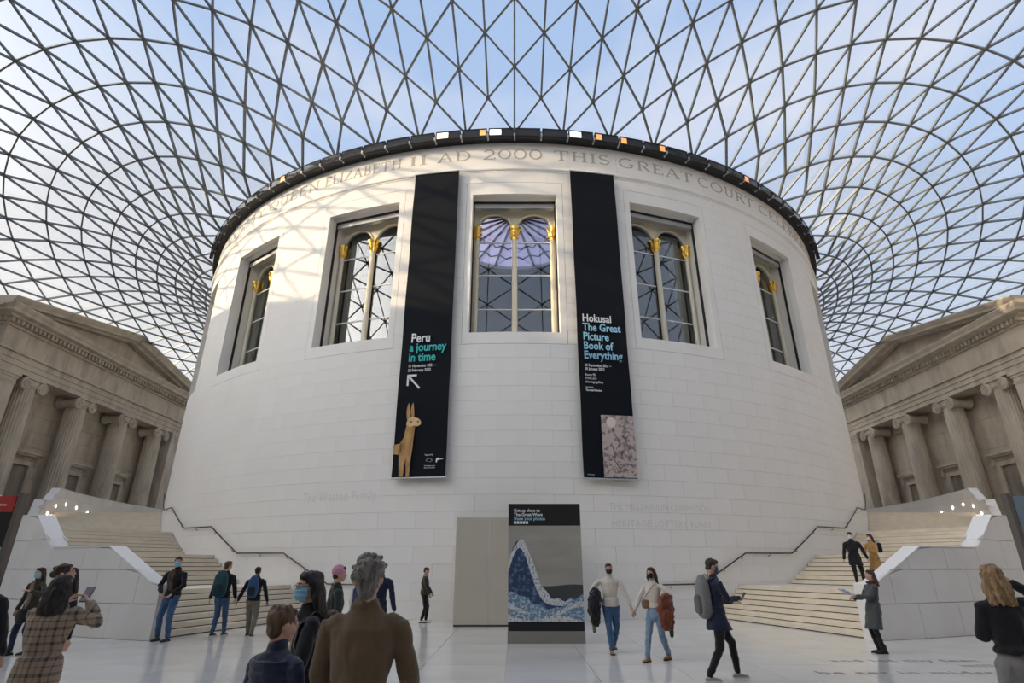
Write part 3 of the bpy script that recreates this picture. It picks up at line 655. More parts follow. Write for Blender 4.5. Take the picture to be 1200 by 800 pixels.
# ------------------------------------------------------------------ court walls and porticos
def court_wall(name, mtx, length, cent, portico_half):
    """local: x out from the wall into the court, y along it"""
    t = empty(name, kind='structure'); t.matrix_world = mtx
    return t
def portico(t, hl, hr):
    WX = 0.0                       # wall plane
    # wall behind in ashlar courses with real joints; windows left open
    wins = [(y, 6.1, 8.56) for y in (-5.15, 0, 5.15)]
    bw = MB().box((-.9, -hl, 0), (-.07, hr, 18.75)); bld(bw, 'wall_core', M['old_dark'], t)
    ash = []; ch = 1.1
    ylo, yhi = -hl, hr
    for c in range(17):
        z0, z1 = c * ch, min(18.7, (c + 1) * ch); n = int((yhi - ylo) / 2.2); off = 1.1 if c % 2 else 0
        ys = [ylo] + [ylo + off + 2.2 * k for k in range(1 if not off else 0, n + 1)] + [yhi]
        ys = sorted(set(round(min(max(q, ylo), yhi), 3) for q in ys))
        for y0, y1 in zip(ys, ys[1:]):
            if y1 - y0 < .2: continue
            segs = [(y0, y1)]
            if z1 > 5.6 and z0 < 8.75:
                for wy, a, b in wins:
                    ns = []
                    for s0, s1 in segs:
                        if s1 <= wy - 1.3 or s0 >= wy + 1.3: ns.append((s0, s1))
                        else:
                            if s0 < wy - 1.3: ns.append((s0, wy - 1.3))
                            if s1 > wy + 1.3: ns.append((wy + 1.3, s1))
                    segs = ns
            for s0, s1 in segs:
                if s1 - s0 > .15: ash.append((s0, s1, z0, z1))
    rest = MB()
    vis = [a for a in ash if abs(a[0]) < 14 and abs(a[1]) < 14 and a[2] > 4 and a[3] < 14.6]
    for a in ash:
        bx = ((-.07, a[0] + .006, a[2] + .006), (0, a[1] - .006, a[3] - .006))
        if a in vis: bld(MB().box(*bx), 'ashlar_block', M['old'], t)
        else: rest.box(*bx)
    bld(rest, 'ashlar_blocks', M['old'], t, kind='stuff')
    # windows with surround, hood and glazing
    for wy, a, b in wins:
        f = MB()
        for s in (-1, 1): f.box((-.05, min(wy + s * .98, wy + s * 1.32), a - .5), (.12, max(wy + s * .98, wy + s * 1.32), b + .34))
        f.box((-.05, wy - .98, b), (.12, wy + .98, b + .34)); f.box((-.05, wy - 1.4, a - .8), (.2, wy + 1.4, a - .5))
        wf = bld(f, 'window_surround', M['old'], t)
        hd = MB().box((0, wy - 1.55, b + .62), (.42, wy + 1.55, b + .76)).box((0, wy - 1.65, b + .76), (.55, wy + 1.65, b + .92)).box((0, wy - 1.4, b + .36), (.10, wy + 1.4, b + .62))
        for s in (-1, 1): hd.box((0, wy + s * 1.42 - .12, b + .05), (.3, wy + s * 1.42 + .12, b + .62))
        bld(hd, 'window_hood', M['old'], wf)
        gl = bld(MB().box((-.30, wy - .98, a - .5), (-.28, wy + .98, b)), 'window_pane', M['screen'], wf)
        gb = MB()
        for k in (-.66, -.33, 0, .33, .66): gb.box((-.27, wy + k * .98 - .025, a - .5), (-.22, wy + k * .98 + .025, b))
        for k in range(1, 5): z = a - .5 + (b - a + .5) * k / 5; gb.box((-.27, wy - .98, z - .02), (-.22, wy + .98, z + .02))
        bld(gb, 'window_grille', M['black'], wf)
    # entablature
    FX = 1.8; EW = 11.4
    def band(name, x0, x1, z0, z1, ew, m='old'):
        bld(MB().box((x0, -ew, z0), (x1, ew, z1)), name, M[m], t)
    for z0, z1, x in ((14.08, 14.42, FX - .06), (14.43, 14.80, FX), (14.81, 15.20, FX + .06)): band('architrave_fascia', -.05, x, z0, z1, EW + x - FX)
    band('architrave_moulding', -.05, FX + .22, 15.21, 15.36, EW + .2)
    for k in range(-6, 6): y0, y1 = k * 1.9, (k + 1) * 1.9; bld(MB().box((-.05, y0 + .006, 15.37), (FX + .02, y1 - .006, 16.78)), 'frieze_block', M['old'], t)
    band('bed_moulding', -.05, FX + .16, 16.79, 16.95, EW + .15)
    dn = MB(); y = -EW - .25
    while y < EW + .3: dn.box((FX + .1, y, 16.96), (FX + .48, y + .20, 17.26)); y += .38
    y = 0
    while y < FX:
        for s in (-1, 1): dn.box((y, min(s * (EW), s * (EW + .38)), 16.96), (y + .17, max(s * EW, s * (EW + .38)), 17.26))
        y += .29
    bld(dn, 'dentils', M['old'], t, kind='stuff')
    band('dentil_backing', -.05, FX + .12, 16.95, 17.27, EW + .1, 'old_dark')
    cs = MB(); 
    prof = [(0, 17.28), (.55, 17.28), (.60, 17.38), (1.05, 17.42), (1.10, 17.60), (1.22, 17.72), (1.30, 17.86), (1.28, 17.92), (0, 17.92)]
    def sweep(mb, path, prof):
        rings = [[Vector((bx + px * dx, by + px * dy, bz + pz)) for px, pz in prof] for (bx, by, bz, dx, dy) in path]
        mb.rings(rings)
    E1 = EW
    sweep(cs, [(0, -E1, 0, 0, -1), (FX, -E1, 0, 1, -1), (FX, E1, 0, 1, 1), (0, E1, 0, 0, 1)], prof)
    bld(cs, 'cornice', M['old'], t, True, 20)
    # pediment
    zb, za = 17.92, 20.25; hy = EW + 1.0
    ty = MB().pair([(.2, -EW, zb), (.2, EW, zb), (.2, 0, za - .35)], [(FX - .15, -EW, zb), (FX - .15, EW, zb), (FX - .15, 0, za - .35)])
    bld(ty, 'tympanum', M['old'], t)
    sl = math.atan2(za - zb, hy + .3)
    for s in (-1, 1):
        rk = MB(); pr2 = [(0, -.42), (.45, -.42), (.55, -.30), (1.0, -.26), (1.06, -.10), (1.2, .04), (1.3, .20), (1.28, .28), (-1.2, .28), (-1.2, -.42)]
        A = (FX, s * (hy + .3), zb - .0); B = (FX, 0, za + .12)
        rk.rings([[Vector((A[0] + px, A[1], A[2] + pz + .12)) for px, pz in pr2], [Vector((B[0] + px, 0, B[2] + pz)) for px, pz in pr2]])
        bld(rk, 'raking_cornice', M['old'], t, True, 20)
    # columns
    def flute(r, z, k): return r * (.955 if k % 2 else 1.0)
    nfl = 48
    for cy in (-7.72, -2.575, 2.575, 7.72):
        cx = FX - .80
        pf = [(.80 - .12 * (z / 13.0) ** 1.6, .55 + z) for z in (0, 2, 4, 6, 8, 10, 12, 12.75)]
        sh_ = bld(MB().lathe(pf, (cx, cy, 0), nfl, flute), 'column_shaft', M['old'], t)
        bld(MB().lathe([(1.02, 0), (1.02, .18), (.95, .2), (1.0, .27), (.95, .35), (.86, .38), (.9, .46), (.80, .55)], (cx, cy, 0), 32), 'column_base', M['old'], sh_, True, 40)
        cp_ = MB().lathe([(.64, 13.25), (.70, 13.32), (.64, 13.38), (.80, 13.55), (.80, 13.60)], (cx, cy, 0), 32)
        cp_.box((cx - .78, cy - .82, 13.96), (cx + .78, cy + .82, 14.07))
        cp_.box((cx - .66, cy - .72, 13.58), (cx + .66, cy + .72, 13.95))
        # volutes: spiral scrolls on the front and back faces, rolled tubes between
        for s in (-1, 1):
            vc = (cx, cy + s * .76, 13.54)
            rr_ = [[(cx + xx, vc[1] + .43 * q * math.cos(a), vc[2] + .43 * q * math.sin(a)) for a in [2 * PI * k / 20 for k in range(20)]] for xx, q in ((-.76, 1), (-.62, 1), (-.4, .78), (0, .68), (.4, .78), (.62, 1), (.76, 1))]
            cp_.rings(rr_)
            for fx in (.76, -.76):
                sp2 = [(cx + fx, vc[1] - s * (.43 - .35 * k / 34) * math.cos(k * 3.9 * PI / 34 - PI / 2) * -1, vc[2] + (.43 - .35 * k / 34) * math.sin(k * 3.9 * PI / 34 + PI / 2)) for k in range(35)]
                cp_.tube(sp2, .055, 5)
                cp_.lathe([(.001, -.06), (.08, -.05), (.08, .05), (.001, .06)], (cx + fx, vc[1], vc[2]), 10)
        bld(cp_, 'ionic_capital', M['old'], sh_, True, 40)
    for s in (-1, 1):
        an = MB().box((0, min(s * 9.35, s * 11.35), 0), (FX - .06, max(s * 9.35, s * 11.35), 13.2)); pi = bld(an, 'corner_pier', M['old'], t)
        for k, (z0, z1, o_) in enumerate(((13.2, 13.3, .06), (13.34, 13.62, .03), (13.62, 13.80, .10), (13.80, 14.07, .18))):
            bld(MB().box((0, min(s * (9.35 - o_), s * (11.35 + o_)), z0), (FX - .06 + o_, max(s * (9.35 - o_), s * (11.35 + o_)), z1)), 'pier_moulding', M['old'], pi)
    # wall crown beyond the portico
    for y0, y1 in ((-hl, -EW - .1), (EW + .1, hr)):
        bld(MB().box((0, y0, 14.1), (.25, y1, 15.3)).box((0, y0, 16.8), (.5, y1, 17.3)).box((0, y0, 17.3), (.8, y1, 17.8)), 'wall_cornice', M['old'], t)
PY = 2.65; WXP = 35.8
tl = empty('wall_left', (-WXP, PY, 0), 0, kind='structure'); portico(tl, 49 + PY, 52 - PY)
tr_ = empty('wall_right', (WXP, PY, 0), PI, kind='structure')
portico(tr_, 52 - PY, 49 + PY)
for nm, y, s in (('wall_back', 52.4, 1), ('wall_front', -49.6, -1)):
    t = empty(nm, kind='structure')
    bld(MB().box((-36.5, min(y, y + s * .9), 0), (36.5, max(y, y + s * .9), 18.75)), 'wall_core', M['old'], t)
    for k in range(-4, 5):
        if abs(k) == 4: continue
        bld(MB().box((k * 7.5 - .9, min(y, y - s * .4), 0), (k * 7.5 + .9, max(y, y - s * .4), 14)), 'pilaster', M['old'], t)
    bld(MB().box((-36, min(y, y - s * .6), 14), (36, max(y, y - s * .6), 17.5)), 'entablature', M['old'], t)

# ------------------------------------------------------------------ the two staircases round the drum
RI, RO, PT = R0 + .02, 29.30, .45
# riser lines: (inner angle, outer angle); flights of 7, landings between
FL = [((18.6, 17.75), (21.65, 20.9)), ((28.6, 26.7), (33.4, 29.5)), ((40.1, 37.5), (45.5, 41.5)), ((52.2, 57.0), (57.0, 64.5)), ((64.0, 69.5), (68.0, 71.5))]
FL = [((18.6, 17.75), (21.65, 20.9)), ((28.6, 26.7), (33.4, 29.6)), ((40.1, 38.5), (45.5, 42.5)), ((52.5, 60.5), (57.5, 69.0)), ((64.5, 71.5), (68.5, 73.5))]
RIS = 1.06 / 7
risers = []
for fi, (a, b) in enumerate(FL):
    for k in range(7 if fi < 4 else 3): risers.append((a[0] + (b[0] - a[0]) * k / (6 if fi < 4 else 2), a[1] + (b[1] - a[1]) * k / (6 if fi < 4 else 2)))
RW = RO - PT
def tread(mb, s, A, B, z0, z1, r0=RI, r1=RW, n=None):
    """slab between riser line A and riser line B (inner, outer angle)"""
    m = n or max(1, int((B[1] - A[1]) / 3 + 1), int((B[0] - A[0]) / 3 + 1)); K = 3; vs = []; fs = []
    for i in range(m + 1):
        for k in range(K + 1):
            f = k / K; r = r0 + (r1 - r0) * f; a = (A[0] + (B[0] - A[0]) * i / m) * (1 - f) + (A[1] + (B[1] - A[1]) * i / m) * f
            vs += [P(r, s * a, z0), P(r, s * a, z1)]
    idx = lambda i, k, t: (i * (K + 1) + k) * 2 + t
    for i in range(m):
        for k in range(K): fs += [(idx(i, k, 1), idx(i, k + 1, 1), idx(i + 1, k + 1, 1), idx(i + 1, k, 1)), (idx(i, k, 0), idx(i + 1, k, 0), idx(i + 1, k + 1, 0), idx(i, k + 1, 0))]
        for k in (0, K): fs.append((idx(i, k, 0), idx(i, k, 1), idx(i + 1, k, 1), idx(i + 1, k, 0)))
    for i in (0, m):
        for k in range(K): fs.append((idx(i, k, 0), idx(i, k + 1, 0), idx(i, k + 1, 1), idx(i, k, 1)))
    mb.add(vs, fs)
TOPZ = RIS * 35
def staircase(s, nm):
    t = empty(nm, kind='structure')
    core = MB(); END = (100, 100)
    for k, A in enumerate(risers):
        nx = risers[k + 1] if k + 1 < len(risers) else END
        z = RIS * (k + 1); A2 = (A[0] + .12, A[1] + .09); B = (nx[0] + .15, nx[1] + .12)
        mb = MB(); tread(mb, s, A, B, z - RIS + .024, z); bld(mb, 'step', M['step'], t)
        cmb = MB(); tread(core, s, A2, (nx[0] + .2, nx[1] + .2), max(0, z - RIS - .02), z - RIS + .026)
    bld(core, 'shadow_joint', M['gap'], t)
    return t
sl_ = staircase(-1, 'stairs_left'); sr_ = staircase(1, 'stairs_right')
# parapet: height of the walking line at the outer angle + 1.04
def walk(a):
    z = 0
    for k, (A, B) in enumerate(FL):
        if a >= B[1]: z = RIS * 7 * (k + 1)
        elif a > A[1]: return z + RIS * 7 * (a - A[1]) / (B[1] - A[1])
    return z
PH = 1.06
def parapet(s, nm):
    t = empty(nm, kind='structure')
    # (angle, top height) corners of the coping
    pts = [(17.6, 1.27), (18.2, 1.32), (21.75, 2.19), (26.9, 2.2), (29.5, 3.14), (38.6, 3.2), (42.6, 4.20), (69.5, 4.22), (70.15, 5.3), (72.0, 5.32), (73.8, 6.15), (100, 6.0)]
    def top(a):
        for (a0, z0), (a1, z1) in zip(pts, pts[1:]):
            if a <= a1: return z0 + (z1 - z0) * (a - a0) / (a1 - a0)
        return pts[-1][1]
    core = MB(); cut = sorted(set([round(17.6 + .6 * k, 3) for k in range(int((100 - 17.6) / .6) + 1)] + [p[0] for p in pts]))
    for a0, a1 in zip(cut, cut[1:]):
        core.pair([P(RO - PT + .03, s * a0, 0), P(RO - .04, s * a0, 0), P(RO - .04, s * a1, 0), P(RO - PT + .03, s * a1, 0)], [P(RO - PT + .03, s * a0, top(a0) - .03), P(RO - .04, s * a0, top(a0) - .03), P(RO - .04, s * a1, top(a1) - .03), P(RO - PT + .03, s * a1, top(a1) - .03)])
    bld(core, 'parapet_core', M['joint'], t)
    # facing slabs outside (near part) and inside (far part)
    def slab(a0, a1, z0, z1, r0, r1, g=.006):
        n = 3; q = math.degrees(g / r1)
        A, B = [], []
        lo = [(a0 + q + (a1 - a0 - 2 * q) * i / n) for i in range(n + 1)]
        for a in lo: A.append((a, z0 + g))
        for a in lo[::-1]: A.append((a, min(z1 - g, top(a) - .045)))
        if max(p[1] for p in A[n + 1:]) - z0 < .12: return
        A = [(a, max(z, z0 + g + .002)) for a, z in A]
        mb = MB(); vs = []; 
        for r in (r0, r1): vs += [P(r, s * a, z) for a, z in A]
        m = len(A); fs = [(i, (i + 1) % m, (i + 1) % m + m, i + m) for i in range(m)]
        for base in (0, m):
            for i in range(n): fs.append((base + i, base + i + 1, base + m - 2 - i, base + m - 1 - i))
        mb.add(vs, fs); bld(mb, 'facing_slab', M['slab'], t)
    hs = .80
    for c in range(5):
        z0, z1 = c * hs, (c + 1) * hs; a = 17.6 - (1.5 if c % 2 else 0)
        while a < 44:
            a0, a1 = max(a, 17.6), a + 3.0
            if a1 - a0 > .4: slab(a0, a1, z0, z1, RO - .04, RO)
            a += 3.0
    for c in range(3, 8):
        z0, z1 = c * hs, (c + 1) * hs; a = 56 - (1.5 if c % 2 else 0)
        while a < 100: slab(max(a, 56), min(a + 3.0, 100), z0, z1, RO - PT, RO - PT + .035); a += 3.0
    for c in range(0, 5):
        z0, z1 = c * hs, (c + 1) * hs; a = 17.6 - (1.5 if c % 2 else 0)
        while a < 56:
            a0, a1 = max(a, 17.6), min(a + 3, 56)
            if a1 - a0 > .4: slab(a0, a1, z0, z1, RO - PT, RO - PT + .035)
            a += 3.0
    ef = MB().pair([P(RO - PT, s * 17.55, 0), P(RO, s * 17.55, 0), P(RO, s * 17.62, 0), P(RO - PT, s * 17.62, 0)], [P(RO - PT, s * 17.55, 1.25), P(RO, s * 17.55, 1.25), P(RO, s * 17.62, 1.25), P(RO - PT, s * 17.62, 1.25)])
    bld(ef, 'end_slab', M['slab'], t)
    # coping stones
    for (a0, z0), (a1, z1) in zip(pts, pts[1:]):
        n = max(1, int((a1 - a0) / 4 + .5))
        for i in range(n):
            b0, b1 = a0 + (a1 - a0) * i / n + .012, a0 + (a1 - a0) * (i + 1) / n - .012
            mb = MB(); m = 3; rg = []
            for j in range(m + 1):
                a = b0 + (b1 - b0) * j / m; z = top(a); rg.append([P(RO - PT - .01, s * a, z - .035), P(RO + .01, s * a, z - .035), P(RO + .01, s * a, z), P(RO - PT - .01, s * a, z)])
            mb.rings(rg); bld(mb, 'coping_stone', M['cap'], t)
    # small recessed lights on the inner face near the top landing
    for a, z in ((72.1, 4.60), (73.7, 5.08), (76.1, 5.30), (78.8, 5.22), (81.6, 5.05)):
        bld(MB().lathe([(.001, 0), (.065, 0), (.065, .02), (.001, .02)], (0, 0, 0), 12), 'recessed_light', M['downlight'], t, mtx=Matrix.Translation(P(RO - PT - .005, s * a, z)) @ Matrix.Rotation(rad(s * a), 4, 'Z') @ Matrix.Rotation(-PI / 2, 4, 'X'))
    return t
parapet(-1, 'parapet_left'); parapet(1, 'parapet_right')

# handrails on the drum wall
def handrail(s, lb):
    t = empty('handrail', label=lb, cat='handrail')
    r = R0 + .09; key = [(11.9, 1.08), (17.4, 1.10), (22.85, 2.15), (29.3, 2.17), (34.7, 3.24), (41.2, 3.27), (47.5, 4.33), (52.5, 4.34), (58.5, 5.40), (66, 5.40)]
    pts = []
    for (a0, z0), (a1, z1) in zip(key, key[1:]):
        n = max(2, int(a1 - a0)); pts += [P(r, s * (a0 + (a1 - a0) * i / n), z0 + (z1 - z0) * i / n) for i in range(n)]
    pts.append(P(r, s * key[-1][0], key[-1][1]))
    bld(MB().tube(pts, .026, 8), 'rail_tube', M['rail'], t, True)
    for a, z in ((14.3, 1.09), (16.7, 1.10), (20.1, 1.62), (22.4, 2.06), (26, 2.16), (30.2, 2.35), (33.8, 3.06), (38, 3.25), (42.2, 3.44), (46.5, 4.16), (50, 4.33)):
        bld(MB().tube([P(r, s * a, z - .02), P(r, s * a, z - .09), P(R0, s * a, z - .10)], .012, 6), 'rail_bracket', M['rail'], t, True)
    return t
handrail(-1, 'dark bronze handrail stepping up the drum wall beside the left staircase'); handrail(1, 'dark bronze handrail stepping up the drum wall beside the right staircase')
o = bld(MB().polar(R0, R0 + .05, 18.05, 18.75, .78, .98, 1), 'wall_socket', M['alu'], None, label='small square metal intercom plate on the wall under the right handrail end', cat='wall plate')

# ------------------------------------------------------------------ banners
def panel_local(name, w_, h_, th, m, parent, mtx=None): return bld(MB().box((-w_ / 2, 0, 0), (w_ / 2, th, h_)), name, m, parent, mtx=mtx)
def banner(th, zb, zt, wd, lb):
    p = P(R0 + .22, th, 0); t = empty('banner', (p.x, p.y, zb), rad(th), label=lb, cat='banner'); h = zt - zb
    # softly waving cloth
    mb = MB(); nz = 30; rings = []
    for i in range(nz + 1):
        z = h * i / nz; o_ = .025 * math.sin(i * .7) ; rings.append([(-wd / 2, o_, z), (wd / 2, o_ * .6, z), (wd / 2, o_ * .6 + .012, z), (-wd / 2, o_ + .012, z)])
    bld(mb.rings(rings), 'banner_cloth', M['bblack'], t, True)
    for z in (0, h): bld(MB().tube([(-wd / 2 - .03, .0, z), (wd / 2 + .03, .0, z)], .028, 8), 'hanging_bar', M['alu'], t, True)
    for s in (-1, 1): bld(MB().tube([(s * wd * .4, 0, h), (s * wd * .4, .22, h)], .012, 6), 'wall_hook', M['alu'], t)
    return t, h
bn, h = banner(-9.05, 4.70, 18.42, 2.06, 'tall black Peru banner with a golden llama, left of the central window')
def bt(s, x, z, size, m, par, bold=0, lb=None): return text(s, size, face_mtx(x, -.052, z), M[m], par, bold=bold, ext=.004, label=lb, xs=.80)
k1 = 2.06
# positions measured on the banner: x from its centre, z above its foot
bt('Peru', -.64, 5.37, .54, 'white', bn, .010); bt('a journey', -.68, 4.98, .50, 'teal', bn, .010); bt('in time', -.69, 4.55, .50, 'teal', bn, .010)
bt('11 November 2021 –', -.68, 4.30, .165, 'white', bn, .002); bt('20 February 2022', -.68, 4.12, .165, 'white', bn, .002)
ar = MB()
for a, b in (((-.68, 3.96), (-.30, 3.96)), ((-.65, 3.98), (-.65, 3.54)), ((-.67, 3.98), (-.16, 3.42))):
    d_ = Vector((b[0] - a[0], 0, b[1] - a[1])); n_ = Vector((-d_.z, 0, d_.x)).normalized() * .038
    A, B = Vector((a[0], -.04, a[1])), Vector((b[0], -.04, b[1])); ar.prism([A - n_, B - n_, B + n_, A + n_], (0, -.006, 0))
bld(ar, 'arrow', M['white'], bn)
M['llama'] = mat('llama_print', (.56, .33, .13), .45, noise=(3.5, (.30, .15, .05), .38, .68, (1.5, 1, .6)))
M['llama_hi'] = mat('llama_print_light', (.78, .55, .30), .45, noise=(5, (.6, .38, .16), .4, .7))
def flat(mb, poly, y=-.045, d=.006, q=None):
    if LLA: poly = [(max(-1.02, x * .84 - .21), z * .87) for x, z in poly]
    mb.prism([(x, y, z) for x, z in poly], (0, -d, 0)); return mb
LLA = True
ll = MB()
flat(ll, [(-.62, .04), (-.66, .55), (-.70, 1.05), (-.66, 1.50), (-.52, 1.72), (-.46, 2.05), (-.42, 2.22), (-.40, 2.45), (-.02, 2.42), (-.03, 2.1), (-.05, 1.75), (-.08, 1.3), (-.12, .8), (-.14, .4), (-.16, .04), (-.30, .04), (-.36, .9), (-.44, .04)])
flat(ll, [(-1.02, 1.02), (-1.02, 1.42), (-.80, 1.44), (-.56, 1.50), (-.60, 1.05), (-.75, .98)])
bld(ll, 'llama_body', M['llama'], bn, label='printed golden llama body')
lh = MB(); flat(lh, [(-.44, 2.28), (-.40, 2.50), (-.26, 2.60), (-.06, 2.60), (.12, 2.54), (.24, 2.42), (.24, 2.28), (.10, 2.20), (-.10, 2.24), (-.25, 2.18)], -.052); bld(lh, 'llama_head', M['llama_hi'], bn)
le = MB()
for x0 in (-.42, -.22): flat(le, [(x0, 2.52), (x0 - .05, 2.85), (x0 - .02, 3.15), (x0 + .05, 3.28), (x0 + .09, 3.05), (x0 + .12, 2.80), (x0 + .13, 2.54)], -.050)
bld(le, 'llama_ear', M['llama'], bn)
bld(flat(flat(MB(), [(-.30, 2.40), (-.22, 2.44), (-.14, 2.40), (-.22, 2.37)], -.060), [(.04, 2.40), (.11, 2.44), (.17, 2.40), (.11, 2.37)], -.060), 'llama_eye', M['pblack'], bn)
LLA = False; bt('Supported by', .22, .80, .075, 'white', bn)
lg = MB()
for k in range(9): a = 2 * PI * k / 9; flat(lg, [(.40 + .10 * math.cos(a), .62 + .05 * math.sin(a)), (.40 + .14 * math.cos(a + .2), .62 + .07 * math.sin(a + .2)), (.40 + .10 * math.cos(a + .4), .62 + .05 * math.sin(a + .4))])
flat(lg, [(.66, .54), (.66, .66), (.74, .71), (.81, .68), (.77, .63), (.71, .61), (.70, .54)]); flat(lg, [(.80, .63), (.92, .65), (.94, .68), (.80, .66)])
bld(lg, 'sponsor_mark', M['white'], bn)
bt('With additional support', .22, .40, .055, 'white', bn); bt('Museo de Arte de Lima', .22, .33, .055, 'white', bn)
for c in bn.children:
    pass
bn2, h = banner(9.05, 4.66, 18.42, 2.06, 'tall black Hokusai banner with a pinkish print at its foot, right of the central window')
for i, (s, m) in enumerate((('Hokusai', 'white'), ('The Great', 'blue'), ('Picture', 'blue'), ('Book of', 'blue'), ('Everything', 'blue'))):
    bt(s, -.82, 6.25 - i * .40, .47, m, bn2, .009)
bt('30 September 2021 –', -.81, 4.32, .155, 'white', bn2, .002); bt('30 January 2022', -.81, 4.17, .155, 'white', bn2, .002)
for i, s in enumerate(('Room 90', 'Prints and', 'drawings gallery')): bt(s, -.81, 3.93 - i * .145, .14, 'white', bn2)
bt('Supported by', -.81, 3.45, .07, 'white', bn2); bt('The Asahi Shimbun', -.81, 3.31, .105, 'white', bn2, .003)
M['print'] = mat('pinkish_print', (.50, .41, .385), .6, noise=(7, (.20, .165, .16), .50, .62), bump=None)
bld(flat(MB(), [(-.27, .05), (1.015, .05), (1.015, 2.38), (-.27, 2.38)], -.045), 'print_panel', M['print'], bn2, label='pinkish grey printed picture')
dk = MB(); flat(dk, [(.12 + .19 * math.cos(2 * PI * k / 20), 2.10 + .20 * math.sin(2 * PI * k / 20)) for k in range(20)], -.053); bld(dk, 'pale_disc', mat('pale_disc_print', (.70, .62, .56), .6), bn2)
M['ink'] = mat('ink_lines', (.13, .11, .11), .7)
ink = MB(); random.seed(9)
for k in range(60):
    x, z = random.gauss(.48, .2), random.uniform(.2, 1.6); x = min(max(x, -.1), .88); a = random.uniform(0, 6.3); r_ = random.uniform(.03, .10)
    ink.tube([(x + r_ * (1 - j * .09) * math.cos(a + j * .55), -.056, z + r_ * (1 - j * .09) * math.sin(a + j * .55)) for j in range(8)], .007, 4)
for pts in (([(.16, 1.9), (.20, 1.7), (.32, 1.5), (.4, 1.3)]), ([(.5, 1.6), (.68, 1.5), (.66, 1.3), (.8, 1.1)]), ([(.1, 1.2), (.2, .95), (.15, .7), (.3, .45)])): ink.tube([(x, -.056, z) for x, z in pts], .016, 4)
bld(ink, 'ink_drawing', M['ink'], bn2)
bt('© The Trustees', -.9, .12, .05, 'white', bn2)

# ------------------------------------------------------------------ poster stand, hoarding, signs
ps = empty('poster_stand', (.75, -28.45, 0), 0, label='black poster stand with a blue and white sea picture in front of the drum', cat='sign stand')
PW = 1.83
bld(MB().box((-PW / 2, 0, 0), (PW / 2, .34, .26)), 'plinth', M['grey_plinth'], ps)
bld(MB().box((-PW / 2 + .01, .02, .26), (PW / 2 - .01, .32, 3.15)), 'panel', M['pblack'], ps)
M['sea_sky'] = mat('picture_sky', (.36, .345, .30), .6, noise=(1.0, (.26, .25, .225), .4, .75, (.5, 1, 2.2)))
pz0, pz1 = .46, 2.62; px = PW / 2 - .01
bld(MB().box((-px, .008, pz0), (px, .02, pz1)), 'picture', M['sea_sky'], ps, label='printed seascape picture')
# a plain generic sea of overlapping swell bands
M['sea_deep'] = mat('picture_navy', (.025, .045, .11), .6, noise=(9, (.12, .20, .30), .5, .66)); M['sea_mid'] = mat('picture_blue', (.12, .21, .33), .6, noise=(16, (.45, .52, .56), .48, .6)); M['foam'] = mat('picture_foam', (.60, .60, .58), .6, noise=(22, (.14, .22, .36), .5, .62)); M['sea_grey'] = mat('picture_dusk', (.055, .055, .06), .6)
def swell(fn0, fn1, m, y):
    n = 28; top = [(-px + 2 * px * i / n, max(fn1(i / n), fn0(i / n) + .004)) for i in range(n + 1)]; bot = [(-px + 2 * px * i / n, fn0(i / n)) for i in range(n + 1)]
    mb = MB(); vs = [(x, y, z) for x, z in bot] + [(x, y, z) for x, z in top] + [(x, y - .002, z) for x, z in bot] + [(x, y - .002, z) for x, z in top]; q = n + 1; fs = []
    for i in range(n): fs += [(i, i + 1, q + i + 1, q + i), (2 * q + i, 3 * q + i, 3 * q + i + 1, 2 * q + i + 1), (q + i, q + i + 1, 3 * q + i + 1, 3 * q + i), (i, 2 * q + i, 2 * q + i + 1, i + 1)]
    fs += [(0, q, 3 * q, 2 * q), (n, 2 * q + n, 3 * q + n, q + n)]; mb.add(vs, fs); bld(mb, 'swell', m, ps)
cl = lambda v, a=pz0 + .002, b=pz1 - .002: min(max(v, a), b)
swell(lambda u: pz0, lambda u: cl(1.25 + .02 * math.sin(9 * u)), M['sea_grey'], .006)
swell(lambda u: pz0, lambda u: cl(.95 + 1.35 * math.exp(-((u - .16) / .22) ** 2) + .04 * math.sin(25 * u)), M['sea_deep'], .004)
swell(lambda u: cl(.80 + 1.30 * math.exp(-((u - .15) / .20) ** 2)), lambda u: cl(.92 + 1.38 * math.exp(-((u - .17) / .235) ** 2) + .035 * math.sin(40 * u)), M['foam'], .002)
swell(lambda u: pz0, lambda u: cl(.92 + .18 * math.cos(5.5 * u) + .02 * math.sin(33 * u)), M['sea_mid'], 0)
swell(lambda u: cl(.62 + .16 * math.cos(6 * u + .5)), lambda u: cl(.72 + .17 * math.cos(6 * u + .5) + .02 * math.sin(41 * u)), M['foam'], -.002)
swell(lambda u: pz0, lambda u: cl(.60 + .06 * math.sin(7 * u + 1)), M['sea_mid'], -.004)
swell(lambda u: pz0, lambda u: cl(.54 + .05 * math.sin(9 * u + 2)), M['foam'], -.005)
def pt(s, x, z, size, m, bold=0): text(s, size, face_mtx(x, .018, z), M[m], ps, bold=bold, ext=.003)
pt('Get up close to', -.77, 2.955, .105, 'white', .002); pt('The Great Wave', -.77, 2.855, .105, 'white', .002); pt('Share your photos', -.77, 2.755, .105, 'blue', .002)
ic = MB()
for k in range(5): x = -.77 + .075 * k; ic.box((x, .010, 2.665), (x + .062, .02, 2.727))
ico = bld(ic, 'social_icons', M['white'], ps)
id_ = MB()
for k in range(5): x = -.77 + .075 * k + .031; id_.lathe([(.001, 0), (.016, 0), (.016, .003), (.001, .003)], (0, 0, 0), 8)
hb = empty('hoarding', (-.25, -24.38, 0), 0, label='plain cream board hoarding standing behind the poster stand', cat='hoarding')
for k in range(3):
    x0 = -1.61 + k * 1.06
    bld(MB().box((x0 + .003, 0, .05), (x0 + 1.057, .03, 3.14)), 'board', M['ply'], hb)
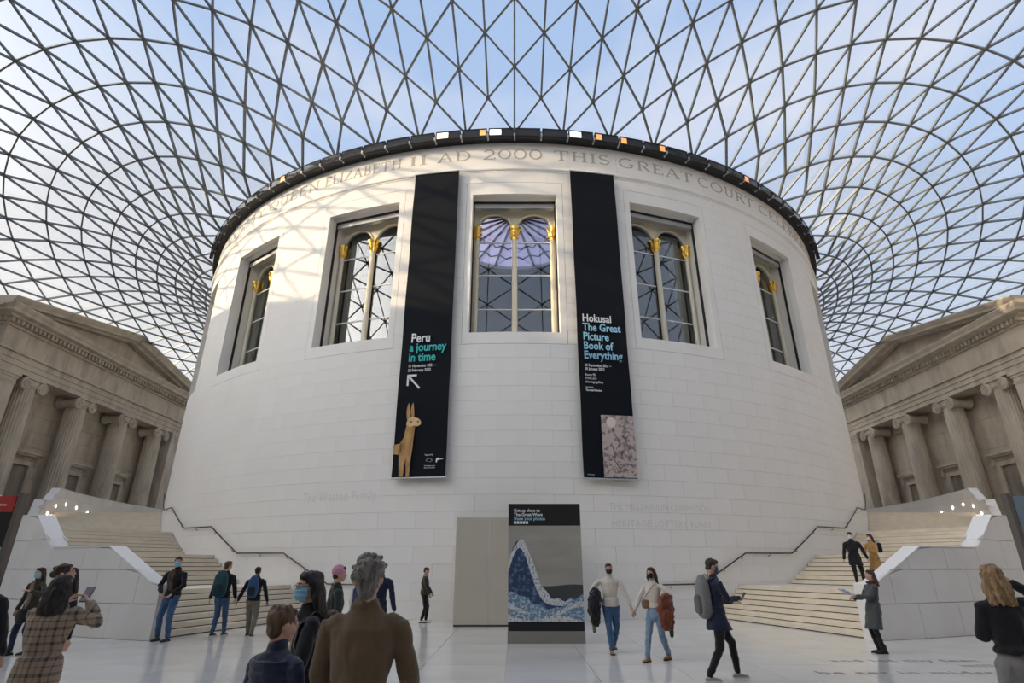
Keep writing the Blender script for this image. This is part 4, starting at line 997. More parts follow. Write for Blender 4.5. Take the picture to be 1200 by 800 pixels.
bld(MB().box((-1.61, .03, .05), (-1.58, 1.95, 3.14)).box((1.54, .03, .05), (1.57, 1.95, 3.14)), 'side_board', M['ply'], hb)
bld(MB().box((-1.60, .01, 0), (1.56, .03, .05)), 'base_gap', M['gap'], hb)

def kiosk(s, lb, left):
    t = empty('information_sign', (s * 11.88, -30.30, 0), rad(s * 4), label=lb, cat='sign')
    # frame posts
    for x in (-.95, .95): bld(MB().box((x - .05, -.06, 0), (x + .05, .10, 3.17)), 'post', mat('sign_post', (.15, .135, .12), .45, .5) if x < 0 else bpy.data.materials['sign_post'], t)
    if left:
        bld(MB().box((-.86, -.03, .2), (.86, .12, 3.12)), 'panel', M['pblack'], t)
        bld(MB().box((-.86, -.04, 2.78), (.86, -.03, 3.12)), 'red_header', mat('red_print', (.36, .03, .025), .5), t)
        bld(MB().box((-.86, -.04, .2), (.86, -.03, 2.05)), 'map_panel', mat('pale_map_print', (.34, .40, .50), .5, noise=(6, (.5, .52, .55), .45, .6)), t)
        text('Exhibitions', .085, face_mtx(.30, -.044, 2.91), M['white'], t, ext=.002); text('Galleries', .10, face_mtx(.18, -.035, 2.58), M['teal'], t, ext=.002)
        for k in range(3): bld(MB().box((.1, -.035, 2.36 - .09 * k), (.7, -.029, 2.375 - .09 * k)), 'text_line', M['alu'], t)
    else:
        bld(MB().box((-.86, -.03, .15), (.86, .06, 3.12)), 'glass_panel', mat('sky_tinted_glass_panel', (.17, .23, .29), .06, coat=1, spec=.8), t)  # bluish base colour stands in for sky reflected in the panel
    bld(MB().box((-1.1, -.25, 0), (1.1, .4, .05)), 'foot_plate', M['dark'], t)
kiosk(-1, 'tall information sign with red header cut by the left edge of the picture', True)
kiosk(1, 'tall sign with a sky tinted glossy panel at the right edge beside the staircase', False)
if 0: lf = empty('leaflet_rack', (-9.98, -29.55, 0), 0, label='narrow dark post with a small fitting standing just behind the red headed sign', cat='post')

# ------------------------------------------------------------------ people
def cloth(name, c, rough=.85, **k): return mat(name, c, rough, sheen=.2, bump=(60, .15), spec=.25, **k)
SK = {'fair': mat('skin_fair', (.56, .34, .25), .5, noise=(30, (.50, .28, .20), .4, .7)), 'tan': mat('skin_tan', (.40, .23, .15), .5), 'dark': mat('skin_brown', (.20, .11, .07), .5)}
HAIR = {n: mat('hair_' + n, c, .45, noise=(38, c2, .4, .65, (1, 1, .22)), bump=(70, .6), spec=.3) for n, c, c2 in (
    ('black', (.012, .010, .010), (.03, .025, .022)), ('brown', (.07, .04, .022), (.13, .08, .045)), ('dark', (.03, .018, .012), (.06, .04, .028)), ('auburn', (.10, .035, .02), (.16, .06, .03)),
    ('grey', (.10, .092, .085), (.27, .25, .235)), ('blonde', (.34, .22, .11), (.12, .07, .035)), ('red', (.06, .018, .015), (.10, .03, .025)))}
MASKM = {'blue': mat('mask_blue', (.22, .50, .66), .8), 'black': mat('mask_black', (.015, .015, .018), .8), 'white': mat('mask_white', (.65, .68, .70), .8), 'navy': mat('mask_navy', (.03, .07, .13), .8)}
EYE = mat('eye_white', (.6, .58, .55), .2); IRIS = mat('iris', (.03, .02, .015), .2); LIP = mat('lip', (.40, .17, .14), .5)

def loft(mb, secs, n=14, cap=True, sq=1.0, open0=False):
    """secs: (centre, half axis a, half axis b); rounded ends added"""
    secs = [(Vector(c), Vector(a), Vector(b)) for c, a, b in secs]
    if cap:
        out = []
        for e, sg in ((0, -1), (-1, 1)):
            if open0 and e == 0: out.append([]); continue
            c, a, b = secs[e]; nx = secs[1 if e == 0 else -2][0]; d = (c - nx).normalized(); r = min(a.length, b.length)
            out.append([(c + d * r * math.sin(t), a * math.cos(t), b * math.cos(t)) for t in (rad(35), rad(65), rad(84))])
        secs = out[0][::-1] + secs + out[1]
    pw = lambda v: math.copysign(abs(v) ** sq, v)
    rings = [[c + a * pw(math.cos(2 * PI * k / n)) + b * pw(math.sin(2 * PI * k / n)) for k in range(n)] for c, a, b in secs]
    mb.rings(rings); return mb
def limb(mb, pts, rs, flat=1.0, side=(1, 0, 0), n=12):
    pts = [Vector(p) for p in pts]; secs = []
    for i, p in enumerate(pts):
        t = (pts[min(i + 1, len(pts) - 1)] - pts[max(i - 1, 0)]).normalized(); a = Vector(side) - t * t.dot(Vector(side))
        if a.length < .15: a = Vector((0, 1, 0)) - t * t.y
        a.normalize(); b = t.cross(a); secs.append((p, a * rs[i], b * rs[i] * flat))
    return loft(mb, secs, n)
def ell(mb, c, r, rot=None, n=12):
    c = Vector(c); rings = []
    for i in range(1, n):
        t = PI * i / n; rings.append([Vector((r[0] * math.sin(t) * math.cos(2 * PI * k / n), r[1] * math.sin(t) * math.sin(2 * PI * k / n), -r[2] * math.cos(t))) for k in range(n)])
    if rot: rings = [[rot @ v for v in rg] for rg in rings]
    mb.rings([[c + v for v in rg] for rg in rings]); return mb
from mathutils import noise as mnoise
def fuse(mb, name, m, parent, vox, sm=3, dec=None, label=None, folds=0, quilt=0, frq=9):
    me = mb.mesh('tmp', None, False, False); o = bpy.data.objects.new('tmp', me); C.objects.link(o)
    r = o.modifiers.new('r', 'REMESH'); r.mode = 'VOXEL'; r.voxel_size = vox; r.use_smooth_shade = True
    if sm: s_ = o.modifiers.new('s', 'SMOOTH'); s_.factor = .5; s_.iterations = sm
    if dec: d = o.modifiers.new('d', 'DECIMATE'); d.ratio = dec
    bpy.context.view_layer.update(); dg = bpy.context.evaluated_depsgraph_get()
    out = bpy.data.meshes.new_from_object(o.evaluated_get(dg)); out.name = name
    bpy.data.objects.remove(o); bpy.data.meshes.remove(me)
    out.materials.clear(); out.materials.append(m)
    if folds or quilt:
        nv = len(out.vertices); co = np.empty(nv * 3); nn = np.empty(nv * 3); out.vertices.foreach_get('co', co); out.vertices.foreach_get('normal', nn); co = co.reshape(-1, 3); nn = nn.reshape(-1, 3); d = np.zeros(nv)
        if folds: d += np.array([abs(mnoise.noise((c[0] * frq, c[1] * frq, c[2] * frq * .7 + c[0] * 3))) - .18 for c in co]) * folds * 2.4
        if quilt: d += quilt * (np.abs(np.sin(co[:, 2] * PI / .075)) ** .5 - .6)
        co += nn * d[:, None]; out.vertices.foreach_set('co', co.ravel()); out.update()
    for p in out.polygons: p.use_smooth = True
    return ob(name, out, parent, label)
def ik(a, b, l1, l2, pole):
    d = b - a; L = min(d.length, (l1 + l2) * .999); u = d.normalized(); x = (l1 * l1 - l2 * l2 + L * L) / (2 * L); h = math.sqrt(max(0, l1 * l1 - x * x))
    p = Vector(pole) - u * u.dot(Vector(pole)); p.normalize(); return a + u * x + p * h, a + u * L
def hand(mb, wrist, fwd, palm, side, H, curl=.5):
    """wrist point, direction of the hand, palm normal, +1 when the thumb lies along side axis"""
    f = fwd.normalized(); pn = (palm - f * palm.dot(f)).normalized(); s = f.cross(pn) * side; k = H / 1.75
    loft(mb, [(wrist, s * .024 * k, pn * .018 * k), (wrist + f * .03 * k, s * .034 * k, pn * .016 * k), (wrist + f * .085 * k, s * .040 * k, pn * .014 * k)], 10)
    for i, (off, ln) in enumerate(((-.030, .060), (-.010, .070), (.011, .074), (.031, .064))):
        p0 = wrist + f * .082 * k + s * off * k; d = f; pts = [p0]; seg = ln * k / 3
        for j in range(3):
            a = curl * (j + .6) * .75; d = (f * math.cos(a) + pn * math.sin(a)); pts.append(pts[-1] + d * seg)
        limb(mb, pts, [.0092 * k, .0088 * k, .0082 * k, .007 * k], n=8)
    p0 = wrist + f * .03 * k + s * .03 * k; d = (f * .7 + s * .65 + pn * .3).normalized(); limb(mb, [p0, p0 + d * .032 * k, p0 + (d * .8 + f * .4).normalized() * .06 * k + pn * .01 * k], [.012 * k, .0105 * k, .009 * k], n=8)

def person(x, y, head, H, label, z=0, top=None, legs=None, shoes=None, skin='fair', hair=('short', 'brown'), mask=None, lean=0, yaw=0, pitch=0,
           hl=(-.20, .02, .46), hr=(.20, .02, .46), fl=(-.055, 0, 0), fr=(.055, 0, 0), el=(-.6, -.7, -.3), er=(.6, -.7, -.3), girth=1, female=False, vox=.011, curl=.5, near=False, extra=None, hip=0, groupname='visitors in the court', scarf=None, hat=None, glasses=False, under=None, collar=None):
    """hl/hr hands and fl/fr feet in heights of the figure; local x = the person's right, y = forward.  top = (kind, material, hem height, bulk)"""
    t = empty('person', (x, y, z), rad(head), label=label, cat='person', group=groupname)
    V3 = lambda a: Vector((a[0] * H, a[1] * H, a[2] * H))
    def L(v): v = Vector(v); k = max(0, v.z - .50 * H); return Vector((v.x, v.y + lean * k, v.z - abs(lean) * k * .1))
    sw = .098 if female else .112; g = girth * (.93 if female else 1)
    hipz = .515 - hip
    hj = {s: Vector((s * .050 * H, 0, hipz * H)) for s in (-1, 1)}
    foot = {-1: V3(fl) + Vector((0, 0, .045 * H)), 1: V3(fr) + Vector((0, 0, .045 * H))}
    kn = {}
    for s in (-1, 1): kn[s], foot[s] = ik(hj[s], foot[s], .245 * H, .235 * H, (s * .12, 1, 0))
    sj = {s: L((s * sw * H, 0, .80 * H)) for s in (-1, 1)}
    hd = {-1: V3(hl), 1: V3(hr)}; eb = {}
    for s, e_ in ((-1, el), (1, er)): eb[s], hd[s] = ik(sj[s], hd[s], .170 * H, .150 * H, e_)
    # ---- body: one continuous surface
    mb = MB(); X, Y = Vector((1, 0, 0)), Vector((0, 1, 0))
    def sec(zf, hw, hdp, yo=0): return (L((0, yo * H, zf * H)), X * hw * H * g, Y * hdp * H * g)
    loft(mb, [sec(hipz - .03, .078, .056), sec(hipz + .02, .088, .062, -.006), sec(.60, .070, .050), sec(.70, .085, .058), sec(.765, .084, .052), sec(.80, .058, .040), sec(.84, .034, .034)], 18)
    for s in (-1, 1):
        limb(mb, [hj[s], hj[s].lerp(kn[s], .5), kn[s], kn[s].lerp(foot[s], .35), foot[s]], [.046 * H * g, .036 * H * g, .025 * H, .022 * H, .016 * H])
        limb(mb, [foot[s] + Vector((0, -.01 * H, -.02 * H)), foot[s] + Vector((0, .06 * H, -.028 * H))], [.022 * H, .016 * H])
        limb(mb, [sj[s] - X * s * .034 * H - Vector((0, 0, .026 * H)), sj[s].lerp(eb[s], .18) - Vector((0, 0, .012 * H)), sj[s].lerp(eb[s], .5), eb[s], eb[s].lerp(hd[s], .4), hd[s]], [.022 * H * g, .021 * H * g, .021 * H * g, .019 * H, .018 * H, .0145 * H])
        f = (hd[s] - eb[s]).normalized(); hand(mb, hd[s], f, Vector((-s, .25, 0)) if abs(f.z) > .5 else Vector((-s * .3, 0, -1 if f.z < .35 else -1)), -s if abs(f.z) > .5 else s, H, curl)
    hc = L((0, .012 * H, .925 * H)); Rh = Matrix.Rotation(rad(-yaw), 3, 'Z') @ Matrix.Rotation(rad(pitch), 3, 'X'); k = H / 1.75
    hs = 1.0 if H > 1.5 else 1.12
    def hp(a, b, c): return hc + Rh @ (Vector((a, b, c)) * k * hs)
    limb(mb, [L((0, -.012 * H, .80 * H)), hp(0, -.02, -.06)], [.034 * H, .031 * H])
    e = lambda c, r: ell(mb, hp(*c), tuple(q * k * hs for q in r), Rh)
    e((0, -.012, .025), (.073, .092, .088)); e((0, .022, -.03), (.058, .062, .075)); e((0, .048, -.078), (.034, .034, .026)); e((0, .075, .025), (.045, .018, .03))
    e((0, .098, -.012), (.011, .016, .020)); e((0, .088, .012), (.008, .014, .022)); e((-.028, .066, -.03), (.025, .022, .025)); e((.028, .066, -.03), (.025, .022, .025)); e((0, .084, -.052), (.022, .012, .012))
    for s in (-1, 1): e((s * .075, -.008, -.005), (.010, .019, .030))
    body = fuse(mb, 'body', SK[skin], t, .0075 if near else .0085, 2, .35)
    for s in (-1, 1):
        bld(ell(MB(), hp(s * .031, .082, .012), (.0125 * k * hs,) * 3, n=8), 'eye', EYE, body, True); bld(ell(MB(), hp(s * .031, .0915, .012), (.006 * k * hs,) * 3, n=6), 'iris', IRIS, body, True)
        bld(loft(MB(), [(hp(s * .016, .092, .031), Rh @ Vector((0, .006, 0)), Rh @ Vector((0, 0, .004))), (hp(s * .045, .083, .033), Rh @ Vector((0, .006, 0)), Rh @ Vector((0, 0, .003)))], 6), 'eyebrow', HAIR[hair[1]] if hair[1] in HAIR else HAIR['dark'], body, True)
    if not mask: bld(ell(MB(), hp(0, .0945, -.050), (.022 * k, .006 * k, .007 * k), Rh, 8), 'lips', LIP, body, True)
    # ---- trousers
    tm = MB(); lr = legs[1] if len(legs) > 1 else 1.0
    if legs:
        loft(tm, [sec(hipz - .045, .090, .066), sec(hipz, .098, .070, -.006), sec(hipz + .055, .084, .062)], 18)
        for s in (-1, 1):
            an = foot[s] + Vector((0, 0, .012 * H))
            limb(tm, [hj[s] + Vector((0, 0, -.01 * H)), hj[s].lerp(kn[s], .5), kn[s], kn[s].lerp(an, .5), an], [.058 * H * g, .049 * H * g * lr, .038 * H * lr, .034 * H * lr, .029 * H * lr])
        fuse(tm, 'trousers', legs[0], t, vox, 2, .6, folds=.009, frq=11)
    # ---- shoes
    for s in (-1, 1):
        f = foot[s]; sh = MB(); hh = .045 * H; b_ = Vector((f.x, f.y, f.z - hh)); kk = H / 1.75
        ty = 0
        loft(sh, [(b_ + Vector((0, -.055, .035)) * kk, X * .034 * kk, Vector((0, 0, .034)) * kk), (b_ + Vector((0, .0, .042)) * kk, X * .040 * kk, Vector((0, 0, .042)) * kk), (b_ + Vector((0, .09, .030)) * kk, X * .046 * kk, Vector((0, 0, .029)) * kk), (b_ + Vector((0, .155, .024)) * kk, X * .036 * kk, Vector((0, 0, .022)) * kk)], 14)
        if shoes[1] == 'boot': loft(sh, [(b_ + Vector((0, -.02, .05)) * kk, X * .042 * kk, Y * .052 * kk), (b_ + Vector((0, -.02, .15)) * kk, X * .046 * kk, Y * .052 * kk)], 12)
        so_ = fuse(sh, 'shoe', shoes[0], t, .010, 1)
        sl = MB(); pts = [(-.038, -.06), (-.030, -.085), (0, -.092), (.030, -.085), (.038, -.06), (.042, 0), (.050, .09), (.042, .15), (.015, .182), (-.015, .182), (-.042, .15), (-.050, .09), (-.042, 0)]
        zo = b_.z if b_.z > .02 else 0.001
        sl.prism([(b_.x + a * kk, b_.y + c * kk, zo) for a, c in pts], (0, 0, .022 * kk)); bld(sl, 'sole', shoes[2] if len(shoes) > 2 else M['black'], so_)
    # ---- upper garment
    kind, gm, hem, bulk = top; q = MB(); b = bulk
    arr = [sec(.60, .078 * b, .060 * b), sec(.70, .094 * b, .068 * b), sec(.77, .104 * b, .062 * b), sec(.808, .078 * b, .048), sec(.835, .045, .042)]
    low = []
    if hem < .60:
        for zf in ([hem + (.58 - hem) * i / 3 for i in range(4)]):
            fl_ = 1 + (.58 - zf) * (.9 if kind == 'coat' else .25); ymid = (kn[-1].y + kn[1].y) / 2 / H * max(0, (.50 - zf)) / .25 if zf < .5 else 0
            spread = abs(kn[-1].y - kn[1].y) / H * .30 * max(0, (.5 - zf)) / .25
            low.append((L((0, (ymid - .004) * H, zf * H)), X * (.094 * b * fl_) * H * g, Y * (.074 * b * fl_ + spread) * H * g))
    loft(q, low + arr, 20, cap=True, open0=bool(low))
    for s in (-1, 1):
        sl_end = eb[s].lerp(hd[s], .93)
        limb(q, [sj[s] - X * s * .030 * H + Vector((0, 0, -.016 * H)), sj[s].lerp(eb[s], .12) - Vector((0, 0, .004 * H)), sj[s].lerp(eb[s], .45), eb[s], eb[s].lerp(hd[s], .5), sl_end], [.032 * H * b * g, .032 * H * b * g, .031 * H * b * g, .029 * H * b, .026 * H * b, .021 * H * b])
    if kind in ('coat', 'jacket'): limb(q, [L((-.035 * H, -.02 * H, .838 * H)), L((0, -.036 * H, .848 * H)), L((.035 * H, -.02 * H, .838 * H))], [.014 * H, .016 * H, .014 * H])
    if kind == 'turtleneck': loft(q, [(L((0, -.006 * H, .83 * H)), X * .040 * H, Y * .040 * H), (L((0, .0, .862 * H)), X * .036 * H, Y * .037 * H)], 14)
    if kind == 'puffer':
        for zf in (.52, .565, .61, .655, .70, .745, .785):
            if zf > hem: q.rings([[L(((.100 * b * (1.0 if zf < .74 else .95) + .008 * math.cos(u)) * H * math.cos(v), (.070 * b + .008 * math.cos(u)) * H * math.sin(v), (zf + .018 * math.sin(u)) * H)) for u in [2 * PI * i / 8 for i in range(8)]] for v in [2 * PI * j / 24 for j in range(25)]], False)
        loft(q, [(L((0, -.006 * H, .825 * H)), X * .045 * H, Y * .044 * H), (L((0, -.003, .848 * H)), X * .040 * H, Y * .040 * H)], 14)
    names = {'coat': 'coat', 'jacket': 'jacket', 'turtleneck': 'sweater', 'sweater': 'sweater', 'puffer': 'puffer_jacket'}
    gar = fuse(q, names[kind], gm, t, vox, 2, .7, folds={'puffer': .004, 'turtleneck': .006, 'sweater': .006}.get(kind, .011), quilt=.010 if kind == 'puffer' else 0)
    if under:   # open front: the shirt showing between the edges
        u = MB(); loft(u, [(L((0, (.058 * b) * H, zf * H)), X * w_ * H, Y * .012 * H) for zf, w_ in ((max(hem + .02, .5), .028), (.62, .030), (.72, .034), (.79, .028), (.83, .03))], 10)
        fuse(u, 'shirt_front', under, t, .010, 2, .6)
    if collar: bld(loft(MB(), [(L((0, -.01 * H, .825 * H)), X * .050 * H, Y * .046 * H), (L((0, -.006 * H, .85 * H)), X * .046 * H, Y * .044 * H)], 16), 'collar', collar, t, True)
    if scarf: ring = MB(); limb(ring, [L((.045 * H * math.cos(a), .045 * H * math.sin(a) + .004 * H, .838 * H)) for a in [2 * PI * i / 10 for i in range(11)]], [.018 * H] * 11); fuse(ring, 'scarf', scarf, t, .012, 2)
    # ---- hair
    kind, hn = hair; hb = MB(); he = lambda c, r: ell(hb, hp(*c), tuple(v * k * hs for v in r), Rh)
    hv = vox * .8
    if kind == 'short': he((0, -.024, .040), (.080, .090, .084)); he((0, .045, .080), (.064, .048, .036)); he((0, -.055, -.02), (.062, .045, .055))
    if kind == 'crop': he((0, -.022, .038), (.079, .092, .083)); he((0, .048, .078), (.060, .042, .030)); he((0, -.05, -.01), (.064, .048, .05))
    if kind == 'boy':
        he((0, -.020, .040), (.084, .094, .086)); he((0, .03, .075), (.062, .055, .035)); he((0, -.055, -.025), (.066, .045, .055))
        for i in range(7): a = i * .9; he((.05 * math.cos(a), -.02 + .05 * math.sin(a), .10), (.022, .022, .025))
    if kind == 'curly':
        rnd = random.Random(3); he((0, -.026, .045), (.084, .096, .088)); he((0, -.060, -.025), (.070, .050, .070)); he((0, -.062, -.075), (.056, .038, .045)); he((-.03, -.02, .11), (.05, .05, .04))
        for i in range(46):
            a, b2 = rnd.uniform(0, 2 * PI), rnd.uniform(-.35, 1.3); cx_, cy_, cz_ = math.cos(a) * math.cos(b2), math.sin(a) * math.cos(b2), math.sin(b2)
            if cy_ > .35 and cz_ < .5: continue
            he((.086 * cx_, -.026 + .096 * cy_, .035 + .095 * cz_), (.024, .024, .021))
    if kind in ('long', 'wavy'):
        wav = .012 if kind == 'wavy' else .003; he((0, -.020, .040), (.083, .094, .086)); he((0, .045, .080), (.062, .042, .034)); ln = .24 if kind == 'long' else .26
        for i in range(9):
            a = PI * (1.02 + .96 * (i / 8)) ; bx, by = .072 * math.cos(a), .070 * math.sin(a) - .012
            pts = [hc + Rh @ (Vector((bx, by, .03)) * k * hs)]
            for j in range(1, 6):
                w_ = wav * math.sin(j * 1.9 + i * 1.3); pts.append(hc + Vector(((bx * (1 + .10 * j) + w_) * k, 0, 0)) + Rh @ Vector((0, (by * 1.05) * k, 0)) + Vector((0, -.010 * j * k, (.03 - ln * j / 5) * k * hs)))
            limb(hb, pts, [.030 * k, .032 * k, .032 * k, .030 * k, .026 * k, .016 * k], n=8)
    if kind == 'updo': he((0, -.022, .042), (.083, .095, .088)); he((0, -.10, .03), (.045, .045, .045)); [he((.065 * math.cos(i), -.02 + .07 * math.sin(i), .09), (.025, .025, .022)) for i in range(7)]
    fuse(hb, 'hair', HAIR[hn], t, hv, 2 if kind not in ('curly',) else 1, .6, folds=.012 if kind == 'curly' else .006, frq=32 if kind == 'curly' else 24)
    if hat:
        h_ = MB(); ell(h_, hp(0, -.018, .052), (.090 * k, .104 * k, .092 * k), Rh); loft(h_, [(hp(0, -.015, .015), Rh @ X * .092 * k, Rh @ Y * .106 * k), (hp(0, -.015, .045), Rh @ X * .092 * k, Rh @ Y * .106 * k)], 18, cap=False)
        fuse(h_, 'beanie', hat, t, .010, 2)
    if mask:
        def mp_(az, elv, o): return hp((.066 + o) * math.sin(az) * math.cos(elv * .6), -.006 + (.112 + o) * math.cos(az) * (1 - .18 * abs(math.sin(elv)) ** 2), -.040 + .052 * elv)
        mk = MB(); A = []; n1, n2 = 10, 6
        for o in (0, .004):
            A.append([mp_(rad(-68 + 136 * i / n1), -1 + 2 * j / n2, o + .004 * math.cos(j * PI)) for j in range(n2 + 1) for i in range(n1 + 1)])
        W = n1 + 1; nn = len(A[0]); fs = []
        for j in range(n2):
            for i in range(n1): a = j * W + i; fs += [(a, a + 1, a + W + 1, a + W), (nn + a, nn + a + W, nn + a + W + 1, nn + a + 1)]
        per = [i for i in range(W)] + [j * W + n1 for j in range(1, n2 + 1)] + [n2 * W + i for i in range(n1 - 1, -1, -1)] + [j * W for j in range(n2 - 1, 0, -1)]
        for a, b2 in zip(per, per[1:] + per[:1]): fs.append((a, nn + a, nn + b2, b2))
        mk.add(A[0] + A[1], fs); mo_ = bld(mk, 'face_mask', MASKM[mask], t, True)
        for s in (-1, 1): bld(MB().tube([mp_(rad(66 * s), .6, .001), hp(s * .084, -.012, .010), hp(s * .078, -.018, -.02), mp_(rad(66 * s), -.6, .001)], .0022 * k, 5), 'ear_loop', MASKM[mask], mo_)
    if glasses:
        gg = MB()
        for s in (-1, 1): gg.tube([hp(s * .032 + .023 * math.cos(a), .099, .010 + .018 * math.sin(a)) for a in [2 * PI * i / 12 for i in range(13)]], .0016, 5); gg.tube([hp(s * .055, .097, .014), hp(s * .078, -.005, .012)], .0016, 5)
        gg.tube([hp(-.009, .100, .012), hp(.009, .100, .012)], .0016, 5); bld(gg, 'glasses', M['black'], t)
    t['hands'] = 0; del t['hands']
    return dict(root=t, H=H, eb=eb, hd=hd, sj=sj, kn=kn, L=L, hp=hp, hc=hc)
def at(pn, v): return pn['root'].matrix_world @ Vector(v)
def held(name, pn, local, label, cat, rz=0, group=None):
    bpy.context.view_layer.update(); p = at(pn, local); o = empty(name, p, pn['root'].rotation_euler.z + rz, label=label, cat=cat, group=group); return o
def backpack(pn, m, m2, label, w_=.30, h_=.46, d_=.18, zf=.60, patt=None, yo=0, xo=0):
    H = pn['H']; b = held('backpack', pn, (xo, -.052 * H + yo, zf * H - .0), label, 'backpack')
    q = MB(); loft(q, [((0, -d_ * .5, z_), X_ * w_ / 2 * a, Y_ * d_ / 2 * c) for z_, a, c in ((.02, .92, .9), (.10, 1, 1), (h_ * .55, 1, 1), (h_ * .82, .93, .85), (h_, .62, .5))], 20, sq=.6)
    fuse(q, 'bag', m, b, .012, 3)
    q = MB(); loft(q, [((0, -d_ * .98, z_), X_ * w_ * .36 * a, Y_ * .045 * a) for z_, a in ((.05, .9), (.10, 1), (h_ * .42, 1), (h_ * .48, .85))], 16, sq=.6); pk = fuse(q, 'front_pocket', m2, b, .011, 2)
    bld(MB().tube([(-w_ * .3, -d_ * .99 - .03, h_ * .44), (0, -d_ - .045, h_ * .45), (w_ * .3, -d_ * .99 - .03, h_ * .44)], .004, 5), 'zip', M['black'], pk)
    bld(MB().tube([(-.035, -.03, h_ + .01), (-.03, -.03, h_ + .05), (.03, -.03, h_ + .05), (.035, -.03, h_ + .01)], .007, 6), 'grab_handle', m2, b, True)
    for s in (-1, 1):
        st = MB(); pts = [(s * .09, -.03, h_ * .95), (s * .10, .06, .815 * H - zf * H + .03), (s * .105, .17, .78 * H - zf * H), (s * .11, .19, .70 * H - zf * H), (s * .13, .12, .62 * H - zf * H), (s * .13, -.02, .04)]
        rg = []
        for i, p in enumerate(pts): rg.append([Vector(p) + Vector((dx, dy, 0)) for dx, dy in ((-.02, -.004), (.02, -.004), (.02, .004), (-.02, .004))])
        bld(st.rings(rg), 'strap', m2, b)
    return b
X_, Y_ = Vector((1, 0, 0)), Vector((0, 1, 0))
def phone(pn, s, label, up=.02):
    h = pn['hd'][s]; f = (h - pn['eb'][s]).normalized(); p = held('phone', pn, h + f * .085, label, 'phone'); q = MB().box((-.037, -.004, -.06), (.037, .004, .09)); bld(q, 'case', M['black'], p); bld(MB().box((-.034, -.0055, -.055), (.034, -.004, .085)), 'screen_glass', M['screen'], p); p.rotation_euler.x = rad(-35); return p
BLK = cloth('black_cloth', (.010, .010, .012)); NAVY = cloth('navy_cloth', (.012, .018, .040)); JEAN = cloth('blue_denim', (.035, .085, .17), noise=(9, (.06, .13, .24), .4, .7)); LJEAN = cloth('light_denim', (.15, .24, .34), noise=(9, (.22, .32, .42), .4, .7))
DJEAN = cloth('dark_denim', (.015, .025, .05)); KHAKI = cloth('khaki_cloth', (.17, .15, .115)); OLIVE = cloth('olive_cloth', (.045, .042, .025)); CREAM = cloth('cream_knit', (.62, .57, .50), noise=(40, (.54, .49, .42), .4, .6)); BROWNCOAT = cloth('brown_wool', (.125, .085, .050))
CAMEL = cloth('camel_wool', (.42, .235, .085)); RUST = cloth('rust_cloth', (.20, .055, .025), noise=(6, (.14, .035, .018), .4, .6)); GREYC = cloth('grey_wool', (.065, .068, .068)); DKBROWN = cloth('dark_brown_cloth', (.06, .042, .036), noise=(20, (.10, .07, .06), .45, .6)); DGREEN = cloth('dark_green_cloth', (.018, .026, .022))
RUSTSH = cloth('rust_shirt', (.10, .045, .028)); TAUPE = cloth('taupe_cloth', (.20, .16, .13)); PUFF = cloth('navy_puffer', (.010, .017, .045), rough=.5); GREYT = cloth('grey_trousers', (.20, .195, .19)); PINK = cloth('pink_knit', (.52, .25, .33)); TEALB = cloth('teal_bag', (.01, .06, .07)); TEAL2 = cloth('dark_teal_bag', (.006, .035, .042)); BLUEB = cloth('blue_bag', (.025, .07, .16)); GREYB = cloth('grey_bag', (.20, .20, .195), noise=(60, (.15, .15, .148), .4, .6)); GREYB2 = cloth('dark_grey_bag', (.10, .10, .10))
TANSH = mat('tan_leather', (.28, .14, .05), .6); BRSH = mat('brown_leather', (.05, .03, .02), .5); WHSH = mat('white_shoe', (.60, .58, .55), .5); GRSH = mat('grey_shoe', (.30, .28, .26), .6); BKSH = mat('black_leather', (.012, .012, .012), .4); GUM = mat('pale_sole', (.55, .50, .42), .7)
# plaid: crossing bands in the cloth of the coat
PLAID = cloth('plaid_wool', (.25, .19, .135)); _N, _L = PLAID.node_tree.nodes, PLAID.node_tree.links
_t = _N.new('ShaderNodeTexCoord'); _s = _N.new('ShaderNodeSeparateXYZ'); _L.new(_t.outputs['Object'], _s.inputs[0]); _prev = None
for ax, per, wd in (('Z', .115, .22), ('Z', .115, .08), ('X', .095, .20), ('X', .095, .07)):
    m1 = _N.new('ShaderNodeMath'); m1.operation = 'MULTIPLY_ADD'; m1.inputs[1].default_value = 1 / per; m1.inputs[2].default_value = 0 if wd > .1 else .42; _L.new(_s.outputs[ax], m1.inputs[0])
    m2_ = _N.new('ShaderNodeMath'); m2_.operation = 'FRACT'; _L.new(m1.outputs[0], m2_.inputs[0]); m3_ = _N.new('ShaderNodeMath'); m3_.operation = 'LESS_THAN'; m3_.inputs[1].default_value = wd; _L.new(m2_.outputs[0], m3_.inputs[0])
    if _prev is None: _prev = m3_
    else: ad_ = _N.new('ShaderNodeMath'); ad_.operation = 'ADD'; _L.new(_prev.outputs[0], ad_.inputs[0]); _L.new(m3_.outputs[0], ad_.inputs[1]); _prev = ad_
_m = _N.new('ShaderNodeMath'); _m.operation = 'MULTIPLY'; _m.inputs[1].default_value = .48; _L.new(_prev.outputs[0], _m.inputs[0]); _m.use_clamp = True
_x = _N.new('ShaderNodeMix'); _x.data_type = 'RGBA'; _L.new(_m.outputs[0], _x.inputs[0]); _x.inputs[6].default_value = (.26, .20, .145, 1); _x.inputs[7].default_value = (.035, .028, .028, 1); _L.new(_x.outputs[2], _N['Principled BSDF'].inputs['Base Color'])

